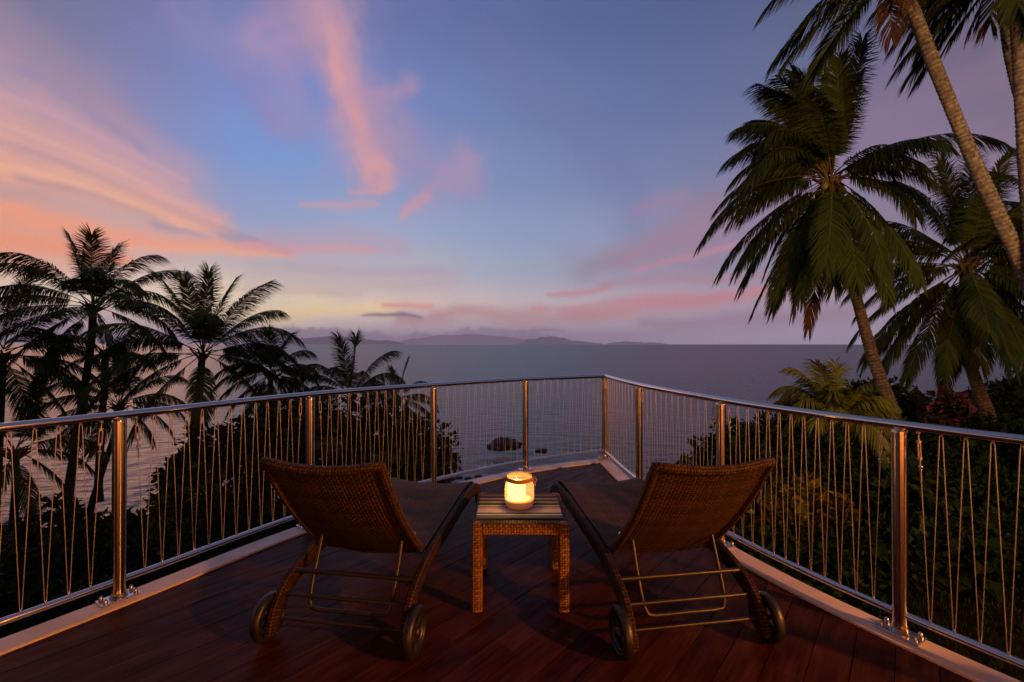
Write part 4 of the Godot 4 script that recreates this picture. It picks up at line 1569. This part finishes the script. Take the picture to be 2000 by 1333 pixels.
	palm("coconut_palm", "big coconut palm right of the deck, its crown whole against the sky", [1622, 345, 14.5], [[1632, 420], [1655, 515], [1690, 645], [1718, 735], [1748, 815], [1762, 900]],
		[[106, 210, 0.6, 0.4], [117, 222, 0.8, -0.2], [126, 218, 0.9, 0.5], [134, 212, 1.1, 0.1], [110, 205, 0.9, -0.4], [98, 208, 0.6, -0.3], [145, 205, 1.1, 0.5], [102, 215, 0.5, 0.1], [112, 225, 0.7, 0.3], [90, 205, 0.3, -0.1], [122, 225, 0.9, 0.0], [130, 215, 1.2, 0.4], [140, 205, 1.3, -0.2], [97, 200, 0.6, 0.7], [116, 205, 0.7, -0.6], [74, 235, -0.1, 0.0], [158, 215, 1.1, 0.1], [168, 205, 0.9, -0.3], [24, 245, 0.8, 0.0], [38, 120, 1.2, 0.3], [182, 265, 1.0, 0.2], [8, 165, 0.9, 0.3], [-8, 200, 1.1, -0.1], [208, 260, 0.9, 0.2], [224, 260, 0.9, 0.3], [238, 280, 0.8, 0.2], [250, 290, 0.7, 0.5], [215, 250, 1.0, 0.5], [262, 280, 0.4, 0.6], [275, 250, 0.3, 0.5], [-62, 240, 0.6, 0.6], [-50, 250, 0.7, 0.3], [-75, 260, 0.5, 0.7], [245, 250, 0.7, -0.3], [265, 300, 0.2, 0.2, 1], [258, 280, 0.2, 0.3, 1]],
		{"bark": Color(0.27, 0.2, 0.14), "r0": 0.19, "r1": 0.13, "wind": Vector3(-0.4, 0, 0.1), "leaf": 0.95, "hang": 0.62, "tint": green, "nuts": 7, "group": "coconut palms right of the deck"})
	palm("coconut_palm", "wide drooping coconut palm at the right with a thick ringed trunk below", [1888, 515, 16], [[1882, 620], [1890, 690], [1910, 755], [1930, 810], [1945, 900]],
		[[98, 205, 0.4, 0.1], [88, 200, 0.3, -0.1], [112, 205, 0.8, 0.2], [76, 190, 0.7, 0.2], [128, 210, 0.9, 0.1], [60, 180, 0.8, 0.1], [142, 220, 1.0, 0.0], [155, 225, 0.9, 0.2], [170, 200, 0.8, 0.0], [186, 200, 0.9, 0.3], [204, 230, 0.8, 0.1], [218, 250, 0.8, 0.3], [232, 260, 0.7, 0.4], [246, 260, 0.5, 0.6], [260, 240, 0.4, 0.7], [275, 230, 0.4, 0.7], [-65, 240, 0.5, 0.5], [-50, 240, 0.6, 0.3], [-35, 220, 0.8, 0.1], [-18, 200, 0.9, 0.2], [0, 190, 0.9, 0.1], [18, 190, 0.9, 0.0], [36, 190, 0.9, 0.2], [228, 230, 0.6, -0.3], [-60, 220, 0.6, -0.3], [262, 260, 0.2, 0.2, 1]],
		{"bark": Color(0.3, 0.22, 0.16), "r0": 0.21, "r1": 0.15, "wind": Vector3(-0.15, 0, 0.1), "leaf": 0.95, "hang": 0.7, "tint": green, "group": "coconut palms right of the deck"})
	palm("coconut_palm", "tall palm whose pale bare trunk slants across the top right corner", [1738, -75, 10.5], [[1775, 0], [1822, 118], [1880, 262], [1950, 420], [2005, 540], [2060, 690, 10.0], [2100, 880, 9.6]],
		[[182, 200, 1.3, 0.1], [200, 235, 0.7, 0.1], [212, 230, 0.5, 0.2], [232, 215, 0.4, 0.1], [222, 205, 0.5, -0.3], [160, 230, 1.0, 0.2], [130, 240, 0.7, 0.1], [95, 240, 0.5, 0.2], [60, 240, 0.7, 0.1], [30, 240, 0.9, 0.2], [5, 200, 0.8, 0.1], [272, 140, 0.2, 0.1, 1], [285, 95, 0.2, 0.2, 1]],
		{"bark": pale, "more": 0.0, "r0": 0.175, "r1": 0.12, "wind": Vector3(-0.3, 0, 0.1), "leaf": 0.8, "tint": green, "group": "coconut palms right of the deck"})
	palm("coconut_palm", "slim tall palm trunk at the right edge, left one of a close pair", [1945, -60, 11], [[1958, 0], [1972, 90], [1990, 170], [2012, 260], [2060, 480], [2110, 800]],
		[[195, 160, 1.0, 0.1], [212, 195, 0.7, 0.2], [228, 190, 0.5, 0.1], [175, 170, 1.2, 0.1], [150, 190, 0.9, 0.0], [120, 200, 0.6, 0.2], [80, 200, 0.6, 0.1], [40, 200, 0.8, 0.2], [10, 190, 0.9, 0.1], [-15, 150, 0.8, 0.2], [240, 130, 0.4, 0.3], [265, 95, 0.2, 0.1, 1], [250, 95, 0.3, 0.2, 1]],
		{"bark": pale, "r0": 0.14, "r1": 0.115, "wind": Vector3(-0.35, 0, 0.1), "tint": Color(0.035, 0.048, 0.02), "group": "coconut palms right of the deck"})
	palm("coconut_palm", "slim tall palm trunk at the right edge, right one of a close pair", [1975, -90, 10.2], [[1982, 0], [1992, 100], [1998, 220], [2003, 320], [2030, 600], [2060, 900]],
		[[170, 170, 1.2, 0.1], [140, 200, 0.8, 0.1], [100, 200, 0.5, 0.2], [60, 200, 0.7, 0.1], [20, 200, 0.9, 0.2], [-5, 180, 0.9, 0.1], [-30, 150, 0.8, 0.2], [275, 120, 0.2, 0.2]],
		{"bark": pale, "r0": 0.145, "r1": 0.12, "wind": Vector3(-0.2, 0, 0.1), "tint": Color(0.035, 0.048, 0.02), "group": "coconut palms right of the deck"})
	palm("coconut_palm", "coconut palm beyond the right edge, fronds reaching in beside the slanting trunk", [2090, 430, 15], [[2095, 560], [2100, 760], [2105, 900]],
		[[140, 170, 0.9, 0.1], [155, 175, 0.9, 0.2], [170, 180, 0.8, 0.0], [186, 175, 0.8, 0.2], [204, 190, 0.7, 0.1], [222, 200, 0.6, 0.2], [240, 220, 0.5, 0.3], [120, 170, 0.8, 0.1], [95, 170, 0.5, 0.1], [60, 170, 0.7, 0.2], [20, 170, 0.9, 0.1], [255, 220, 0.3, 0.2], [-30, 180, 0.8, 0.2], [-70, 180, 0.5, 0.2]],
		{"bark": Color(0.2, 0.15, 0.1), "leaf": 0.9, "tint": green, "group": "coconut palms right of the deck"})
	palm("feather_palm", "low yellow-green feather palm just beyond the right hand rail", [1630, 830, 12.5], [[1632, 870], [1634, 930]],
		[[112, 130, 0.9, 0.1], [124, 130, 1.2, 0.2], [136, 130, 1.4, 0.0], [150, 130, 1.3, 0.3], [98, 125, 0.6, 0.2], [86, 120, 0.6, 0.1], [165, 120, 1.2, 0.1], [70, 115, 0.9, 0.3], [55, 110, 1.1, 0.1], [35, 105, 1.2, 0.3], [178, 110, 1.0, 0.4], [15, 100, 1.0, 0.2], [118, 110, 1.0, 0.7], [140, 110, 1.2, 0.7], [160, 100, 1.2, 0.8], [90, 100, 1.0, 0.8]],
		{"bark": dark, "r0": 0.07, "r1": 0.05, "leaf": 0.6, "hang": 0.6, "tint": Color(0.10, 0.115, 0.022), "wind": Vector3(-0.3, 0, 0.1)})

func make_shrubs() -> void:
	var dk := Color(0.026, 0.038, 0.012)
	var lg := "dark shrubs below the left rail"
	shrub("broadleaf_shrub", "large dark round shrub behind the left lounger's backrest", "shrub", lg, [[560, 850, 13, 88], [610, 830, 13, 64], [650, 890, 12.6, 90], [490, 880, 13, 78], [420, 868, 13.6, 48], [545, 960, 12, 100], [650, 985, 11.6, 95]], 0.17, dk)
	shrub("broadleaf_shrub", "dark shrub at the right end of the left planting, beside the open sea", "shrub", lg, [[735, 850, 15, 84], [815, 872, 15, 74], [858, 902, 15, 38], [775, 930, 14, 88], [840, 945, 14.4, 45], [700, 960, 13, 90]], 0.17, dk)
	shrub("broadleaf_shrub", "dark shrub left of the round shrub, its top lit by the sea behind", "shrub", lg, [[352, 930, 12, 44], [388, 905, 13, 48], [390, 990, 11, 84], [455, 1015, 10.6, 88], [335, 985, 11.5, 40]], 0.16, dk)
	shrub("broadleaf_shrub", "low dark shrub at the foot of the left palms, along the shoreline", "shrub", lg, [[30, 1085, 10, 55], [110, 1040, 10.5, 70], [190, 1055, 10.5, 66], [262, 1060, 10, 70], [110, 1120, 9, 90], [230, 1130, 9, 95], [0, 1150, 8.6, 80]], 0.15, dk)
	shrub("broadleaf_shrub", "dark shrub close under the left rail beside its front post", "shrub", lg, [[60, 1230, 7.5, 110], [190, 1210, 7.5, 105], [310, 1160, 8, 105], [420, 1130, 8.4, 105], [330, 1080, 9, 80], [-60, 1200, 7.4, 100]], 0.13, dk)
	shrub("broadleaf_shrub", "dark shrub under the middle of the left rail, behind the left lounger", "shrub", lg, [[530, 1090, 9, 95], [620, 1060, 9.6, 90], [710, 1030, 10.5, 80], [790, 1005, 11.5, 60]], 0.14, dk)
	# small pale tufts before the dark shrubs
	var rg := "shrubs below the right rail"
	var gr := Color(0.014, 0.031, 0.007)
	shrub("broadleaf_shrub", "dark tree-like shrub on the skyline behind the leaning palm trunk", "shrub", rg, [[1690, 785, 16, 58], [1738, 800, 16, 62], [1645, 800, 16.5, 46], [1790, 812, 17, 48]], 0.2, dk)
	shrub("broadleaf_shrub", "dark shrub mass at the right picture edge behind the flowers", "shrub", rg, [[1960, 805, 18, 74], [2030, 780, 18, 80], [1905, 820, 18, 50], [1850, 835, 18.5, 44]], 0.2, dk)
	shrub("bougainvillea", "pink flowering bougainvillea at the foot of the right hand palm", "shrub", "", [[1850, 800, 13.5, 44], [1885, 835, 13, 46], [1830, 845, 13, 40], [1935, 862, 12.5, 44]], 0.13, Color(0.03, 0.035, 0.014), {"flower": Color(0.22, 0.05, 0.09), "share": 0.14})
	shrub("broadleaf_shrub", "shrub farthest out along the right rail, against the water", "shrub", rg, [[1362, 915, 14, 38], [1402, 888, 14, 50], [1448, 868, 13.4, 58], [1420, 950, 12.6, 70], [1480, 930, 12, 70]], 0.15, gr)
	shrub("broadleaf_shrub", "wide shrub behind the right rail beneath the feather palm", "shrub", rg, [[1525, 866, 13, 66], [1600, 885, 12, 72], [1680, 880, 12.4, 76], [1560, 950, 11, 80], [1660, 960, 10.6, 84]], 0.15, gr)
	shrub("broadleaf_shrub", "dark shrub behind the right front post, below the flowers", "shrub", rg, [[1770, 895, 12, 84], [1860, 915, 11.6, 84], [1760, 980, 10, 90], [1860, 995, 9.8, 90]], 0.15, gr)
	shrub("broadleaf_shrub", "dark shrub at the right edge beneath the rail", "shrub", rg, [[1955, 905, 12, 90], [2040, 900, 12, 90], [1965, 1005, 9.6, 95], [2050, 1010, 9.6, 90]], 0.15, gr)
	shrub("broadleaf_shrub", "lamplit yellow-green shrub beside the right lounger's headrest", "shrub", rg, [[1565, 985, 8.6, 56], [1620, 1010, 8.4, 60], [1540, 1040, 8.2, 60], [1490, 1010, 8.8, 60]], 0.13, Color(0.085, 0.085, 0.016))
	shrub("broadleaf_shrub", "leafy shrub low under the right rail between lounger and front post", "shrub", rg, [[1500, 1090, 7.8, 70], [1590, 1100, 7.6, 76], [1680, 1110, 7.6, 76], [1650, 1060, 8, 70], [1740, 1090, 7.8, 70]], 0.12, gr)
	shrub("broadleaf_shrub", "leafy shrub behind the lawn right of the front post", "shrub", rg, [[1800, 1085, 8, 76], [1880, 1100, 7.8, 72], [1950, 1090, 8, 76], [2030, 1090, 8, 76], [1840, 1040, 8.6, 70]], 0.13, gr)
	shrub("broadleaf_shrub", "leafy shrub under the deck edge left of the front right post", "shrub", rg, [[1560, 1180, 6.6, 80], [1650, 1190, 6.6, 70], [1460, 1140, 7, 80], [1400, 1080, 7.6, 70], [1380, 1010, 9, 70]], 0.11, gr)

func make_tuft(label: String, x: float, y: float, depth: float, px: float) -> void:
	var foot := at(x, y, depth)
	var g := thing("fountain_grass", label, "grass tuft", foot, 0.0, "pale tufts before the dark shrubs")
	var v := PackedVector3Array()
	var c := PackedColorArray()
	var h := px * depth / FOCAL
	for i in 260:
		var a := rf(0, TAU)
		var lean := rf(0.15, 0.95)
		var d := Vector3(cos(a), 0, sin(a))
		var s := Vector3(-sin(a), 0, cos(a)) * 0.011
		var l := h * rf(0.6, 1.05)
		var m := d * lean * l * 0.4 + Vector3.UP * l * 0.72
		var e := d * lean * l * 0.95 + Vector3.UP * l * (1.0 - lean * 0.45)
		v.append_array([-s, s, m, s, m + s, m, m - s, m + s, e])
		var q := rf(0.6, 1.3)
		for k in 9:
			c.append(Color(0.075 * q, 0.075 * q, 0.022 * q))
	var arr := []
	arr.resize(Mesh.ARRAY_MAX)
	arr[Mesh.ARRAY_VERTEX] = v
	arr[Mesh.ARRAY_COLOR] = c
	var mesh := ArrayMesh.new()
	mesh.add_surface_from_arrays(Mesh.PRIMITIVE_TRIANGLES, arr)
	stuff(put("blades", mesh, M.grass, g))

func make_grass() -> void:
	var v := PackedVector3Array()
	var c := PackedColorArray()
	for i in 26000:
		var x := rf(1.6, 12.0)
		var zf := rf(0.9, 8.5)
		var y := ground_height(x, zf)
		var p := Vector3(x, y, -zf)
		var a := rf(0, TAU)
		var s := Vector3(cos(a), 0, sin(a)) * rf(0.004, 0.007)
		var q := rf(0.6, 1.3)
		v.append_array([p - s, p + s, p + Vector3(rf(-0.04, 0.04), rf(0.05, 0.12), rf(-0.04, 0.04))])
		for k in 3:
			c.append(Color(0.024 * q, 0.046 * q, 0.009 * q))
	var arr := []
	arr.resize(Mesh.ARRAY_MAX)
	arr[Mesh.ARRAY_VERTEX] = v
	arr[Mesh.ARRAY_COLOR] = c
	var mesh := ArrayMesh.new()
	mesh.add_surface_from_arrays(Mesh.PRIMITIVE_TRIANGLES, arr)
	var o := put("lawn_grass", mesh, M.grass)
	stuff(tag(o, "short lawn grass below the right end of the rail", "grass"))

# ------------------------------------------------------------------
func _ready() -> void:
	rng.seed = 4711
	# camera
	var cam := Camera3D.new()
	cam.name = "camera"
	add_child(cam)
	cam.position = EYE
	cam.rotation.x = atan(5.5 / FOCAL)
	cam.fov = rad_to_deg(2.0 * atan(666.5 / FOCAL))
	cam.near = 0.05
	cam.far = 170000
	cam_basis = cam.basis
	# sky, air
	var env := Environment.new()
	env.background_mode = Environment.BG_SKY
	var sm := PanoramaSkyMaterial.new()
	sm.panorama = make_sky()
	env.sky = Sky.new()
	env.sky.sky_material = sm
	env.background_energy_multiplier = 1.0
	env.tonemap_mode = Environment.TONE_MAPPER_LINEAR
	env.tonemap_exposure = 1.0
	env.sdfgi_enabled = true
	env.ssao_enabled = true
	env.ssil_enabled = true
	env.fog_enabled = true
	env.fog_density = 0.000015
	env.fog_light_color = Color8(244, 228, 236)
	var we := WorldEnvironment.new()
	we.name = "world_environment"
	we.environment = env
	add_child(we)
	# the last glow of the sun, below the horizon on the left
	var sun := DirectionalLight3D.new()
	sun.name = "sun"
	sun.light_color = Color8(255, 176, 130)
	sun.light_energy = 0.05
	sun.light_angular_distance = 20
	sun.shadow_enabled = true
	add_child(sun)
	sun.look_at_from_position(Vector3(-8, 0.9, -9), Vector3.ZERO)
	make_materials()
	# large structure
	make_sea()
	make_ground()
	make_surf()
	hill("left_hills", [[470, 671], [540, 662], [580, 659], [620, 656], [648, 653], [680, 657], [700, 661], [760, 664], [790, 671]], 56000, 4000)
	hill("middle_hills", [[760, 671], [810, 659], [860, 652], [920, 649], [980, 654], [1030, 660], [1080, 666], [1130, 671]], 96000, 6000)
	hill("right_hills", [[1010, 671], [1040, 660], [1062, 655], [1078, 654], [1100, 658], [1120, 664], [1150, 668], [1175, 671]], 66000, 3600)
	hill("far_hills", [[1185, 671], [1205, 668], [1230, 666], [1250, 669], [1275, 669], [1290, 669], [1300, 671]], 66000, 2500)
	make_house()
	make_deck()
	make_balustrade()
	make_palms()
	make_shrubs()
	make_tuft("pale grassy tuft before the dark shrub, left of its neighbour", 640, 905, 10.5, 60)
	make_tuft("pale grassy tuft before the dark shrub, near the left lounger's top right corner", 752, 925, 11, 50)
	make_grass()
	rock("sea_rock", "dark rock standing in the sea behind the candle jar", at(985, 874, 62) + Vector3(0, 0.2, 0), Vector3(2.3, 1.0, 1.5), 3)
	rock("sea_rock", "small dark rock awash just right of the larger sea rock", at(1058, 882, 60) + Vector3(0, 0.0, 0), Vector3(0.8, 0.35, 0.6), 9)
	var k := 0
	for q in [[880, 938, 1.0], [896, 936, 0.7], [915, 938, 0.8], [935, 935, 0.9], [862, 944, 1.1]]:
		var names := ["shore rock below the rail, nearest the dark shrub but one", "smallest shore rock between its neighbours below the rail", "shore rock in the middle of the row below the rail", "shore rock farthest right in the row below the rail", "shore rock touching the dark shrub at the water's edge"]
		rock("shore_rock", names[k], at(q[0], q[1], 50) + Vector3(0, 0.1, 0), Vector3(q[2] * 0.55, q[2] * 0.3, q[2] * 0.45), 20 + k, "rocks along the shore")
		k += 1
	# furniture and small things
	var turn := deg_to_rad(9.0)
	var a := make_lounger("brown wicker sun lounger left of the side table, headrest raised", Vector3(-0.794, 0, -2.105), -turn, "wicker sun loungers")
	var b := a.duplicate()
	b.name = "sun_lounger_001"
	add_child(b, true)
	b.position = Vector3(0.846, 0, -2.105)
	b.rotation.y = turn
	tag(b, "brown wicker sun lounger right of the side table, lamplight on its backrest", "sun lounger", "wicker sun loungers")
	make_table()
	make_jar()
